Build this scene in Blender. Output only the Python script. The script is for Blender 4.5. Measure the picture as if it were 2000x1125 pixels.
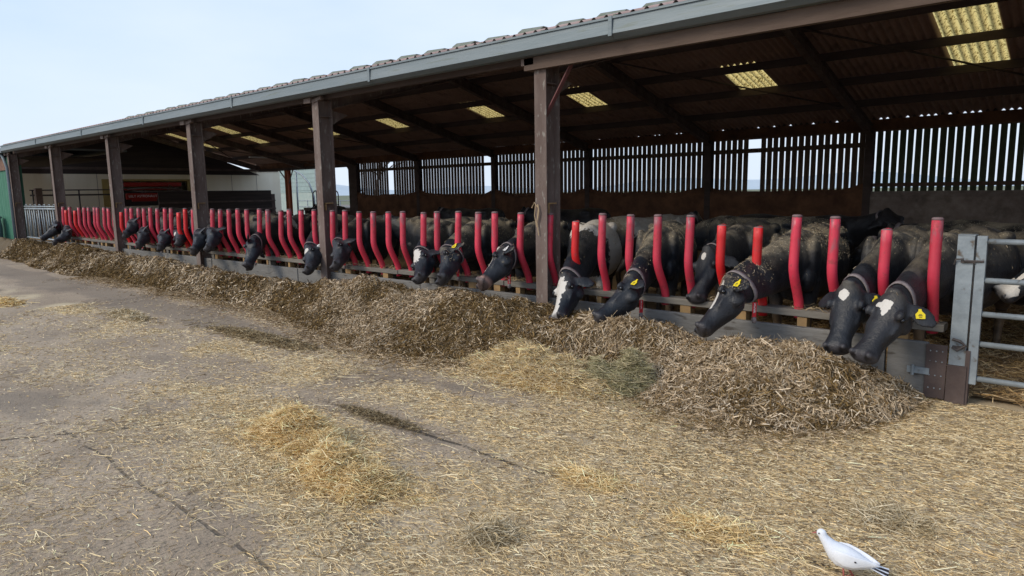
import bpy, bmesh, math, random
import numpy as np
from mathutils import Vector, Matrix
random.seed(7); rng = np.random.default_rng(11)
for o in list(bpy.data.objects): bpy.data.objects.remove(o)
sc = bpy.context.scene; COL = sc.collection
R_ = math.radians
# ------------------------------------------------------------ camera
EYE = np.array([0., 0., 1.65]); FPX = 1329.63
RC = np.array([[0.751, -0.082, 0.655], [0.660, 0.116, -0.742], [-0.015, 0.990, 0.141]])
q_, r_ = np.linalg.qr(RC); RC = q_ * np.sign(np.diag(r_))
cam = bpy.data.cameras.new('camera'); co = bpy.data.objects.new('camera', cam); COL.objects.link(co)
cam.sensor_width = 36; cam.lens = FPX / 2000 * 36; cam.clip_start = .05; cam.clip_end = 4000
M = Matrix.Identity(4)
for i in range(3):
    for j in range(3): M[i][j] = RC[i][j]
    M[i][3] = EYE[i]
co.matrix_world = M; sc.camera = co
def at(px, py, ax, v):
    d = RC @ np.array([px - 1000, 562.5 - py, -FPX]); t = (v - EYE[ax]) / d[ax]
    return EYE + d * t
# ------------------------------------------------------------ sky and sun
SUN_EL, SUN_AZ = 36, 205          # azimuth of the sun, clockwise from +Y
w = bpy.data.worlds.new('World'); sc.world = w; w.use_nodes = True
nt = w.node_tree; N = nt.nodes; L = nt.links; bgn = N['Background']
sky = N.new('ShaderNodeTexSky'); sky.sky_type = 'NISHITA'; sky.sun_disc = False
sky.sun_elevation = R_(SUN_EL); sky.sun_rotation = R_(SUN_AZ); sky.dust_density = 3; sky.air_density = 1.2
tc = N.new('ShaderNodeTexCoord'); nz = N.new('ShaderNodeTexNoise'); nz.inputs['Scale'].default_value = 1.6; nz.inputs['Detail'].default_value = 5
mp = N.new('ShaderNodeMapping'); mp.inputs['Scale'].default_value = (1, 1, 3.0)
L.new(tc.outputs['Generated'], mp.inputs[0]); L.new(mp.outputs[0], nz.inputs['Vector'])
cr = N.new('ShaderNodeValToRGB'); cr.color_ramp.elements[0].position = .38; cr.color_ramp.elements[1].position = .62
cr.color_ramp.elements[0].color = (4.1, 5.7, 8.6, 1); cr.color_ramp.elements[1].color = (6.1, 7.1, 8.6, 1)
L.new(nz.outputs['Fac'], cr.inputs[0])
sx = N.new('ShaderNodeSeparateXYZ'); L.new(tc.outputs['Generated'], sx.inputs[0])
hr = N.new('ShaderNodeMapRange'); hr.inputs[1].default_value = 0; hr.inputs[2].default_value = .45; hr.inputs[3].default_value = .75; hr.inputs[4].default_value = 0
L.new(sx.outputs['Z'], hr.inputs[0])
hz = N.new('ShaderNodeMix'); hz.data_type = 'RGBA'; L.new(hr.outputs[0], hz.inputs[0]); L.new(cr.outputs[0], hz.inputs[6]); hz.inputs[7].default_value = (7.2, 8.0, 9.0, 1)
mx = N.new('ShaderNodeMix'); mx.data_type = 'RGBA'; mx.inputs[0].default_value = .85
L.new(sky.outputs[0], mx.inputs[6]); L.new(hz.outputs[2], mx.inputs[7]); L.new(mx.outputs[2], bgn.inputs[0])
bgn.inputs[1].default_value = .1
sl = bpy.data.lights.new('sun', 'SUN'); sl.energy = 1.5; sl.angle = R_(20); sl.color = (1, .90, .75)
so = bpy.data.objects.new('sun', sl); COL.objects.link(so)
az = R_(SUN_AZ); el = R_(SUN_EL)
sdir = Vector((math.sin(az) * math.cos(el), math.cos(az) * math.cos(el), math.sin(el)))
so.rotation_euler = sdir.to_track_quat('Z', 'Y').to_euler()
vs = sc.view_settings; vs.view_transform = 'Standard'; vs.look = 'None'; vs.exposure = 0.42; vs.gamma = 1

# ------------------------------------------------------------ materials
def mat(name, col, rough=.8, col2=None, scale=6, detail=6, bump=0, bscale=None, stretch=None, metal=0, lo=.35, hi=.65, spec=.3, col3=None, s3=40, t3=(.6, .7), rand=0):
    m = bpy.data.materials.new(name); m.use_nodes = True; n = m.node_tree.nodes; l = m.node_tree.links
    b = n['Principled BSDF']; b.inputs['Roughness'].default_value = rough; b.inputs['Metallic'].default_value = metal
    b.inputs['Specular IOR Level'].default_value = spec
    c4 = (*col, 1); b.inputs['Base Color'].default_value = c4
    t = n.new('ShaderNodeTexCoord'); vec = t.outputs['Object']
    if stretch:
        mpn = n.new('ShaderNodeMapping'); mpn.inputs['Scale'].default_value = stretch; l.new(vec, mpn.inputs[0]); vec = mpn.outputs[0]
    out = None
    if col2:
        z = n.new('ShaderNodeTexNoise'); z.inputs['Scale'].default_value = scale; z.inputs['Detail'].default_value = detail; z.inputs['Roughness'].default_value = .65
        l.new(vec, z.inputs['Vector'])
        r = n.new('ShaderNodeMapRange'); r.inputs[1].default_value = lo; r.inputs[2].default_value = hi; l.new(z.outputs['Fac'], r.inputs[0])
        x = n.new('ShaderNodeMix'); x.data_type = 'RGBA'; x.inputs[6].default_value = c4; x.inputs[7].default_value = (*col2, 1)
        l.new(r.outputs[0], x.inputs[0]); out = x.outputs[2]
    if col3:
        z = n.new('ShaderNodeTexNoise'); z.inputs['Scale'].default_value = s3; z.inputs['Detail'].default_value = 4; l.new(vec, z.inputs['Vector'])
        r = n.new('ShaderNodeMapRange'); r.inputs[1].default_value = t3[0]; r.inputs[2].default_value = t3[1]; l.new(z.outputs['Fac'], r.inputs[0])
        x = n.new('ShaderNodeMix'); x.data_type = 'RGBA'; l.new(r.outputs[0], x.inputs[0])
        if out: l.new(out, x.inputs[6])
        else: x.inputs[6].default_value = c4
        x.inputs[7].default_value = (*col3, 1); out = x.outputs[2]
    if rand:
        oi = n.new('ShaderNodeObjectInfo'); r = n.new('ShaderNodeMapRange'); r.inputs[3].default_value = 1 - rand; r.inputs[4].default_value = 1 + rand
        l.new(oi.outputs['Random'], r.inputs[0]); hs = n.new('ShaderNodeHueSaturation'); l.new(r.outputs[0], hs.inputs['Value'])
        if out: l.new(out, hs.inputs['Color'])
        else: hs.inputs['Color'].default_value = c4
        out = hs.outputs[0]
    if out: l.new(out, b.inputs['Base Color'])
    if bump:
        z = n.new('ShaderNodeTexNoise'); z.inputs['Scale'].default_value = bscale or scale * 4; z.inputs['Detail'].default_value = 6; l.new(vec, z.inputs['Vector'])
        bp = n.new('ShaderNodeBump'); bp.inputs['Strength'].default_value = bump; bp.inputs['Distance'].default_value = .02
        l.new(z.outputs['Fac'], bp.inputs['Height']); l.new(bp.outputs[0], b.inputs['Normal'])
    return m
MT = dict(
    steel=mat('brown_steel', (.12, .082, .068), .7, (.19, .145, .125), 5, 6, .3, 30, (1, 1, .35), col3=(.26, .23, .2), s3=26, t3=(.6, .68)),
    purlin=mat('purlin_timber', (.08, .06, .052), .85, (.13, .095, .085), 3, 6, .3, 20, (.2, 1, 1)),
    eavebeam=mat('eave_timber', (.075, .05, .038), .8, (.15, .105, .08), 2, 6, .4, 12, (.3, 2, 2)),
    roof=mat('fibre_cement', (.42, .285, .235), .9, (.52, .365, .31), 1.2, 6, .1, 30, col3=(.28, .19, .16), s3=3, t3=(.55, .75)),
    cap=mat('ridge_cement', (.24, .24, .21), .9, (.13, .15, .1), 5, 6, .3, 30),
    galv=mat('galvanised', (.33, .37, .39), .5, (.22, .25, .27), 7, 6, .1, 40, metal=.35, col3=(.13, .1, .07), s3=14, t3=(.62, .72)),
    gutter=mat('gutter_metal', (.17, .205, .22), .55, (.23, .26, .27), 2, 6, .1, 20, (.3, 2, 4), metal=.25, col3=(.16, .18, .15), s3=7, t3=(.6, .75)),
    slat=mat('slat_board', (.11, .075, .055), .9, (.19, .13, .09), 6, 6, .3, 40, (2, 2, .3)),
    slatg=mat('mossy_slat_board', (.08, .095, .055), .9, (.12, .14, .08), 5, 6, .3, 40, (2, 2, .3)),
    panel=mat('rusty_panel', (.11, .055, .035), .9, (.24, .12, .065), 2.5, 8, .4, 20),
    concpanel=mat('stained_concrete', (.26, .205, .18), .9, (.42, .35, .30), 3, 9, .3, 25, col3=(.17, .14, .12), s3=4, t3=(.5, .75)),
    board=mat('barrier_board', (.15, .145, .135), .85, (.22, .21, .195), 3, 8, .35, 18, (.5, 2, 2), col3=(.08, .07, .06), s3=12, t3=(.58, .7)),
    rail=mat('rail_timber', (.13, .12, .105), .85, (.21, .19, .16), 4, 8, .4, 20, (.3, 2, 2)),
    rustplate=mat('rust_plate', (.07, .05, .045), .75, (.11, .08, .07), 5, 6, .2, 25),
    block=mat('new_wood_block', (.36, .23, .1), .8, (.26, .16, .08), 8),
    redfaded=mat('faded_red_plastic', (.66, .045, .085), .42, (.56, .035, .06), 3, 5, 0, spec=.5, rand=.12, col3=(.34, .07, .08), s3=9, t3=(.62, .75)),
    redbright=mat('bright_red_plastic', (.68, .018, .02), .38, (.6, .016, .016), 3, spec=.5, rand=.06),
    worn=mat('worn_plastic', (.24, .13, .13), .6, (.17, .14, .14), 20, 6, .1, 40),
    cream=mat('cream_panel', (.74, .66, .50), .7, (.82, .75, .60), 1.2, 6, 0, stretch=(1, 1, .2)),
    yellow=mat('yellow_frame', (.42, .32, .12), .6, (.33, .24, .09), 4),
    green=mat('green_cladding', (.05, .17, .11), .6, (.065, .2, .13), 3),
    brick=mat('brown_brick', (.16, .09, .07), .9, (.22, .13, .09), 12),
    binm=mat('grey_plastic', (.13, .17, .19), .5, (.17, .2, .22), 4),
    dark=mat('dark_board', (.035, .028, .026), .85, (.06, .045, .04), 3, stretch=(1, .2, 3)),
    pipe=mat('dark_pipe', (.05, .045, .045), .6, (.09, .07, .06), 8),
    orange=mat('orange_primer_steel', (.42, .12, .04), .6, (.33, .1, .045), 5),
    robotred=mat('machine_red', (.4, .03, .02), .4, (.28, .025, .02), 4),
    white=mat('white_paint', (.75, .75, .73), .5),
    silo=mat('silo_sheet', (.33, .42, .40), .5, (.27, .35, .34), 3),
    silog=mat('green_tank', (.32, .40, .37), .6, (.40, .46, .42), 3),
    collar=mat('collar_webbing', (.17, .14, .14), .8, (.26, .22, .21), 25, 5, .2, 60),
    tagred=mat('tag_red', (.55, .02, .03), .45),
    tagyellow=mat('tag_yellow', (.78, .60, .02), .5),
    tagwhite=mat('tag_white', (.8, .78, .74), .5),
    eye=mat('eye_dark', (.006, .005, .006), .08, spec=.6),
    bark=mat('bark', (.12, .1, .09), .9),
    field=mat('grass_field', (.13, .15, .08), .95, (.17, .17, .11), .1),
    hill=mat('haze_tinted_hills', (.42, .49, .54), 1, (.48, .54, .58), .01),  # pale bluish distance haze is mixed into the hill colour itself
    bird=mat('white_feather', (.78, .79, .82), .7, (.72, .73, .76), 12, 5, .1, 60),
    birddark=mat('dark_feather', (.035, .03, .035), .6),
    birdpink=mat('bird_foot', (.4, .12, .1), .6),
    twine=mat('baler_twine', (.45, .33, .2), .8),
)
def skymat():
    m = bpy.data.materials.new('translucent_rooflight'); m.use_nodes = True; n = m.node_tree.nodes; l = m.node_tree.links
    b = n['Principled BSDF']; b.inputs['Roughness'].default_value = .6
    t = n.new('ShaderNodeTexCoord'); z = n.new('ShaderNodeTexNoise'); z.inputs['Scale'].default_value = 22; z.inputs['Detail'].default_value = 5
    l.new(t.outputs['Object'], z.inputs['Vector'])
    r = n.new('ShaderNodeValToRGB'); e = r.color_ramp.elements; e[0].position = .38; e[0].color = (.20, .12, .02, 1); e[1].position = .49; e[1].color = (.84, .64, .24, 1)
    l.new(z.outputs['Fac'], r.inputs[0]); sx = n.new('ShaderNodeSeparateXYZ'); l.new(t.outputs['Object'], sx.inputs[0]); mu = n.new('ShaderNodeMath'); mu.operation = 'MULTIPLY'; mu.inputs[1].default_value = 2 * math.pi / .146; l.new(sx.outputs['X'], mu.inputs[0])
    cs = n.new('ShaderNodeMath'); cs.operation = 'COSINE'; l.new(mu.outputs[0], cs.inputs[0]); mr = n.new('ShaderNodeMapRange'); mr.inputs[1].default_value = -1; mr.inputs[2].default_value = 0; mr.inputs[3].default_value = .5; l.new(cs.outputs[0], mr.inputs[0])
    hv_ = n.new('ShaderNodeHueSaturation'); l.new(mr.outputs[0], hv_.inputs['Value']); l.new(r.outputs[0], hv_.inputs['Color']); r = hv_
    tr = n.new('ShaderNodeBsdfTranslucent'); l.new(r.outputs[0], tr.inputs[0]); l.new(r.outputs[0], b.inputs['Base Color'])
    ms = n.new('ShaderNodeMixShader'); ms.inputs[0].default_value = .85; l.new(b.outputs[0], ms.inputs[1]); l.new(tr.outputs[0], ms.inputs[2])
    l.new(ms.outputs[0], n['Material Output'].inputs[0]); return m
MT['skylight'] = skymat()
def tintmat(name, rough=.75, sss=0):
    m = bpy.data.materials.new(name); m.use_nodes = True; n = m.node_tree.nodes; l = m.node_tree.links; b = n['Principled BSDF']
    a = n.new('ShaderNodeAttribute'); a.attribute_name = 'tint'; l.new(a.outputs['Color'], b.inputs['Base Color'])
    b.inputs['Roughness'].default_value = rough; b.inputs['Specular IOR Level'].default_value = .25; return m
MT['straw'] = tintmat('straw'); MT['silage'] = tintmat('silage', .8)

def coatmat():
    m = bpy.data.materials.new('cow_coat'); m.use_nodes = True; n = m.node_tree.nodes; l = m.node_tree.links; b = n['Principled BSDF']
    b.inputs['Roughness'].default_value = .46; b.inputs['Specular IOR Level'].default_value = .35; b.inputs['Sheen Weight'].default_value = .03; b.inputs['Sheen Tint'].default_value = (.75, .85, 1, 1)
    t = n.new('ShaderNodeTexCoord'); ob = t.outputs['Object']
    def noise(s, d=4, v=ob):
        z = n.new('ShaderNodeTexNoise'); z.inputs['Scale'].default_value = s; z.inputs['Detail'].default_value = d; l.new(v, z.inputs['Vector']); return z.outputs['Fac']
    def attr(a):
        x = n.new('ShaderNodeAttribute'); x.attribute_name = a; return x.outputs['Fac']
    def mth(op, a, c):
        x = n.new('ShaderNodeMath'); x.operation = op
        for i, v in enumerate((a, c)):
            if isinstance(v, (int, float)): x.inputs[i].default_value = v
            else: l.new(v, x.inputs[i])
        return x.outputs[0]
    def rng_(v, a, c, d=0, e=1):
        x = n.new('ShaderNodeMapRange'); x.inputs[1].default_value = a; x.inputs[2].default_value = c; x.inputs[3].default_value = d; x.inputs[4].default_value = e; l.new(v, x.inputs[0]); return x.outputs[0]
    def mix(f, a, c):
        x = n.new('ShaderNodeMix'); x.data_type = 'RGBA'; l.new(f, x.inputs[0])
        for i, v in ((6, a), (7, c)):
            if isinstance(v, tuple): x.inputs[i].default_value = (*v, 1)
            else: l.new(v, x.inputs[i])
        return x.outputs[2]
    oi = n.new('ShaderNodeObjectInfo')
    blk = mix(rng_(oi.outputs['Random'], .3, 1), (.009, .012, .017), (.018, .016, .017))
    blk = mix(rng_(noise(7, 7), .42, .72), blk, (.030, .031, .035))
    wf = mth('ADD', attr('white'), mth('MULTIPLY', mth('SUBTRACT', noise(26, 5), .5), 1.1))
    c = mix(rng_(wf, 0, .05), blk, (.62, .58, .52))
    c = mix(attr('pink'), c, (.42, .25, .2))
    c = mix(attr('muz'), c, (.05, .045, .048))
    c = mix(attr('dark'), c, (.012, .010, .010))
    ln = noise(9, 5)
    tan = mth('MULTIPLY', attr('tan'), rng_(ln, .3, .6, .3, 1)); c = mix(tan, c, (.24, .16, .09))
    dn = mth('ADD', rng_(noise(3.5, 5), .35, .6), mth('MULTIPLY', mth('SUBTRACT', noise(40, 4), .5), .9))
    du = mth('MULTIPLY', attr('dust'), dn); du = rng_(du, 0, 1, 0, .85)
    c = mix(du, c, (.38, .31, .205))
    # straw crumbs lying on the coat
    vo = n.new('ShaderNodeTexVoronoi'); vo.inputs['Scale'].default_value = 48; mpn = n.new('ShaderNodeMapping'); mpn.inputs['Scale'].default_value = (1, 1, .45); mpn.inputs['Rotation'].default_value = (.5, .7, .4)
    l.new(ob, mpn.inputs[0]); l.new(mpn.outputs[0], vo.inputs['Vector'])
    fl = mth('MULTIPLY', rng_(vo.outputs['Distance'], .16, .22, 1, 0), rng_(mth('ADD', noise(6, 3), mth('MULTIPLY', attr('dust'), .45)), .62, .72))
    fl = mth('MULTIPLY', fl, rng_(attr('dust'), .02, .15))
    c = mix(fl, c, (.50, .42, .29))
    l.new(c, b.inputs['Base Color'])
    l.new(rng_(du, 0, .5, .42, .9), b.inputs['Roughness'])
    bp = n.new('ShaderNodeBump'); bp.inputs['Strength'].default_value = .40; bp.inputs['Distance'].default_value = .012; l.new(mth('ADD', noise(90, 4), mth('MULTIPLY', noise(18, 3), 1.5)), bp.inputs['Height']); l.new(bp.outputs[0], b.inputs['Normal'])
    return m
MT['coat'] = coatmat()

# ------------------------------------------------------------ mesh helpers
class MB:
    def __init__(s): s.v = []; s.f = []
    def add(s, vs, fs):
        k = len(s.v); s.v += [tuple(float(c) for c in p) for p in vs]; s.f += [tuple(i + k for i in f) for f in fs]; return s
    def box(s, x0, x1, y0, y1, z0, z1):
        vs = [(x, y, z) for x in (x0, x1) for y in (y0, y1) for z in (z0, z1)]
        return s.add(vs, [(0, 1, 3, 2), (4, 6, 7, 5), (0, 4, 5, 1), (2, 3, 7, 6), (0, 2, 6, 4), (1, 5, 7, 3)])
    def obox(s, c, ax, ay, az_, hx, hy, hz_):
        c, ax, ay, az_ = map(np.array, (c, ax, ay, az_))
        vs = [c + ax * a * hx + ay * b * hy + az_ * d * hz_ for a in (-1, 1) for b in (-1, 1) for d in (-1, 1)]
        return s.add(vs, [(0, 1, 3, 2), (4, 6, 7, 5), (0, 4, 5, 1), (2, 3, 7, 6), (0, 2, 6, 4), (1, 5, 7, 3)])
    def bar(s, p, q, wd, ht, up=(0, 0, 1)):
        p, q = np.array(p, float), np.array(q, float); d = q - p; Ln = np.linalg.norm(d); d /= Ln
        sd = np.cross(d, up); sd /= np.linalg.norm(sd); u = np.cross(sd, d)
        return s.obox((p + q) / 2, d, sd, u, Ln / 2, wd / 2, ht / 2)
    def tube(s, pts, r, n=8, cap=True):
        pts = [np.array(p, float) for p in pts]; rr = r if hasattr(r, '__len__') else [r] * len(pts)
        T = [pts[min(i + 1, len(pts) - 1)] - pts[max(i - 1, 0)] for i in range(len(pts))]
        ref = np.array((0., 0, 1)) if abs(T[0][2]) < .9 * np.linalg.norm(T[0]) else np.array((1., 0, 0))
        vs = []; fs = []
        for i, p in enumerate(pts):
            t = T[i] / np.linalg.norm(T[i]); a = np.cross(t, ref); a /= np.linalg.norm(a); b = np.cross(a, t); ref = b
            for k in range(n):
                an = 2 * math.pi * k / n; vs.append(p + rr[i] * (math.cos(an) * a + math.sin(an) * b))
        for i in range(len(pts) - 1):
            for k in range(n): k2 = (k + 1) % n; fs.append((i * n + k, i * n + k2, (i + 1) * n + k2, (i + 1) * n + k))
        if cap: fs.append(tuple(range(n))[::-1]); fs.append(tuple((len(pts) - 1) * n + k for k in range(n)))
        return s.add(vs, fs)
    def ell(s, c, rad, axes=None, n=12, m=8):
        c = np.array(c, float); A = np.eye(3) if axes is None else np.array(axes); vs = []; fs = []
        for i in range(m + 1):
            th = math.pi * i / m
            for k in range(n):
                ph = 2 * math.pi * k / n
                q = np.array((rad[0] * math.sin(th) * math.cos(ph), rad[1] * math.sin(th) * math.sin(ph), rad[2] * math.cos(th)))
                vs.append(c + q @ A)
        for i in range(m):
            for k in range(n): k2 = (k + 1) % n; fs.append((i * n + k, (i + 1) * n + k, (i + 1) * n + k2, i * n + k2))
        return s.add(vs, fs)
    def loft(s, secs, n=20, pinch=0):
        """secs: (centre, side vector, up vector, half width, half height up, half height down)"""
        vs = []; fs = []
        for (c, sd, u, hw, hu, hd) in secs:
            c, sd, u = map(lambda a: np.array(a, float), (c, sd, u))
            for k in range(n):
                t = 2 * math.pi * k / n; ct, st = math.cos(t), math.sin(t)
                vs.append(c + sd * hw * st * (1 - pinch * ct) + u * (hu if ct > 0 else hd) * ct)
        for i in range(len(secs) - 1):
            for k in range(n): k2 = (k + 1) % n; fs.append((i * n + k, i * n + k2, (i + 1) * n + k2, (i + 1) * n + k))
        fs.append(tuple(range(n))[::-1]); fs.append(tuple((len(secs) - 1) * n + k for k in range(n)))
        return s.add(vs, fs)
    def mesh(s, name, smooth=False):
        me = bpy.data.meshes.new(name); me.from_pydata(s.v, [], s.f)
        bm = bmesh.new(); bm.from_mesh(me); bmesh.ops.recalc_face_normals(bm, faces=bm.faces); bm.to_mesh(me); bm.free()
        if smooth: me.polygons.foreach_set('use_smooth', [True] * len(me.polygons))
        return me
    def build(s, name, m, parent=None, smooth=False, bevel=0):
        me = s.mesh(name, smooth); me.materials.append(MT[m] if isinstance(m, str) else m)
        o = bpy.data.objects.new(name, me); COL.objects.link(o)
        if parent: o.parent = parent
        if bevel:
            b = o.modifiers.new('bevel', 'BEVEL'); b.width = bevel; b.segments = 2; b.limit_method = 'ANGLE'
        return o
def tag(o, label=None, cat=None, group=None, kind=None):
    if label: o['label'] = label
    if cat: o['category'] = cat
    if group: o['group'] = group
    if kind: o['kind'] = kind
    return o
def empty(name, loc, rz=0):
    o = bpy.data.objects.new(name, None); COL.objects.link(o); o.location = loc; o.rotation_euler = (0, 0, rz); o.empty_display_size = .2; return o
def dup(o, loc=None, parent=None):
    c = o.copy(); COL.objects.link(c)
    if parent is not None: c.parent = parent
    if loc is not None: c.location = loc
    for ch in [x for x in list(COL.objects) if x.parent == o]: dup(ch, None, c)
    return c
def fastmesh(name, V, F, tint=None, smooth=False):
    V = np.asarray(V, np.float32); F = np.asarray(F, np.int32); me = bpy.data.meshes.new(name)
    me.vertices.add(len(V)); me.vertices.foreach_set('co', V.ravel())
    k = F.shape[1]; me.loops.add(F.size); me.loops.foreach_set('vertex_index', F.ravel())
    me.polygons.add(len(F)); me.polygons.foreach_set('loop_start', np.arange(0, F.size, k, dtype=np.int32))
    if smooth: me.polygons.foreach_set('use_smooth', np.ones(len(F), bool))
    me.update(calc_edges=True)
    if tint is not None:
        a = me.color_attributes.new('tint', 'FLOAT_COLOR', 'POINT'); c = np.ones((len(V), 4), np.float32); c[:, :3] = tint; a.data.foreach_set('color', c.ravel())
    return me
def linkmesh(name, me, m, parent=None):
    me.materials.append(MT[m] if isinstance(m, str) else m); o = bpy.data.objects.new(name, me); COL.objects.link(o)
    if parent: o.parent = parent
    return o
LAT = rng.random((256, 256))
def vnoise(x, y, s=1.0, o=4):
    x = np.asarray(x, float) * s + 1000; y = np.asarray(y, float) * s + 1000; out = 0; amp = 1; tot = 0
    for k in range(o):
        xi = np.floor(x).astype(int); yi = np.floor(y).astype(int); fx = x - xi; fy = y - yi; fx = fx * fx * (3 - 2 * fx); fy = fy * fy * (3 - 2 * fy)
        a = LAT[xi % 256, yi % 256]; b = LAT[(xi + 1) % 256, yi % 256]; c = LAT[xi % 256, (yi + 1) % 256]; d = LAT[(xi + 1) % 256, (yi + 1) % 256]
        out = out + amp * ((a * (1 - fx) + b * fx) * (1 - fy) + (c * (1 - fx) + d * fx) * fy); tot += amp; amp *= .5; x = x * 2.03 + 17; y = y * 2.03 + 31
    return out / tot
def strand_mesh(name, P, D, Ln, W, tint, bend=.15):
    n = len(P); D = D / np.linalg.norm(D, axis=1)[:, None]
    rv = rng.normal(size=(n, 3)); rv[:, 2] += 0; S = np.cross(D, rv); S /= np.linalg.norm(S, axis=1)[:, None] + 1e-9
    K = np.cross(D, S) ; K = K * (rng.random(n) * .7 + .3)[:, None] + S * (rng.normal(size=n) * .5)[:, None]
    st = np.array([-.5, 0, .5]); V = np.empty((n, 3, 2, 3))
    for i, s in enumerate(st):
        c = P + D * (s * Ln)[:, None] - K * (bend * Ln * (s * s * 4 - .5))[:, None]
        wd = (W * (1 if i == 1 else .75))[:, None] * .5
        V[:, i, 0] = c - S * wd; V[:, i, 1] = c + S * wd
    base = (np.arange(n) * 6)[:, None]
    F = np.concatenate([base + np.array([0, 1, 3, 2]), base + np.array([2, 3, 5, 4])])
    return fastmesh(name, V.reshape(-1, 3), F, np.repeat(tint, 6, axis=0))
def pick(cols, n, w=None, var=.18):
    cols = np.array(cols); i = rng.choice(len(cols), n, p=w); c = cols[i] * (1 + rng.normal(size=(n, 1)) * var)
    return np.clip(c, .005, .95)

# ------------------------------------------------------------ yard ground
def blob(x, y, cx, cy, rx, ry, ang=0):
    c, s = math.cos(ang), math.sin(ang); u = (x - cx) * c + (y - cy) * s; v = -(x - cx) * s + (y - cy) * c
    return np.exp(-((u / rx) ** 2 + (v / ry) ** 2))
def straw_density(x, y):
    n1 = vnoise(x, y, .9, 4); n2 = vnoise(x * .35, y, 2.4, 4)
    d = .10 + .55 * np.clip((x + 3.6) / 2.6, 0, 1) * np.clip((y - .8) / 1.6, 0, 1)
    d += .28 * np.clip((y - 1.5) / .9, 0, 1) * np.clip((x + 9) / 4, 0, 1) * (n1 > .3) * n1 * 1.5
    for b in ((-3.9, 2.25, 1.5, .5), (-3.2, 2.15, 1.0, .4), (-7.3, 3.3, 1.8, .35), (-7.3, 3.3, 1.4, .22), (-11, 3.2, 2.3, .3), (-11, 3.2, 1.8, .2), (-14.5, 3.1, 2., .3), (-5.6, 3.75, 1.6, .3), (-5.6, 3.72, 1.1, .2), (-4.3, 3.55, .8, .3),
              (-3.9, 4.55, .8, .45), (-2.3, 3.6, 1.2, .5), (-5.2, 2.5, .9, .35)):
        d += .5 * blob(x, y, *b)
    ty = 4.1 + .02 * x            # wheel tracks swept nearly clean
    d -= .6 * np.exp(-((y - np.interp(x, [-22, -12, -7.4, -5.6, -4.4, -3.3, -2], [3.95, 4.15, 3.95, 3.72, 3.85, 3.85, 4.0])) / .2) ** 2) * np.clip((-x - 2.7) / 1.2, 0, 1)
    d -= .5 * np.exp(-((y - 2.95) / .16) ** 2) * np.clip((-x - 2) / 1.2, 0, 1) * np.clip((x + 6) / 1.5, 0, 1)
    d += .16 * np.clip(1 - np.exp(-((y - 3.9) / .6) ** 2), 0, 1)
    n3 = vnoise(x + 9, y * 1.3, 1.7, 4)
    mo = (.30 + .95 * n2) * (.30 + 1.6 * np.clip((n3 - .3) * 2.2, 0, 1)); rt = np.clip((x + 4) / 2, 0, 1) * np.clip((y - 1.2) / 1.2, 0, 1)
    mo = mo * (1 - .55 * rt) + .62 * rt
    return np.clip(d * mo, 0.05, 1)
gx = np.concatenate([np.arange(-34, -12, .16), np.arange(-12, 3.01, .06)]); gy = np.arange(-1.0, 6.41, .06)
GX, GY = np.meshgrid(gx, gy, indexing='ij'); GZ = (vnoise(GX, GY, 1.1, 3) - .5) * .012
V = np.stack([GX, GY, GZ], -1).reshape(-1, 3); nx, ny = len(gx), len(gy)
I = (np.arange(nx - 1)[:, None] * ny + np.arange(ny - 1)[None]).ravel(); F = np.stack([I, I + ny, I + ny + 1, I + 1], 1)
dn = straw_density(GX, GY).reshape(-1, 1)
me = fastmesh('yard', V, F, np.repeat(dn, 3, axis=1), True)
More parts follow.
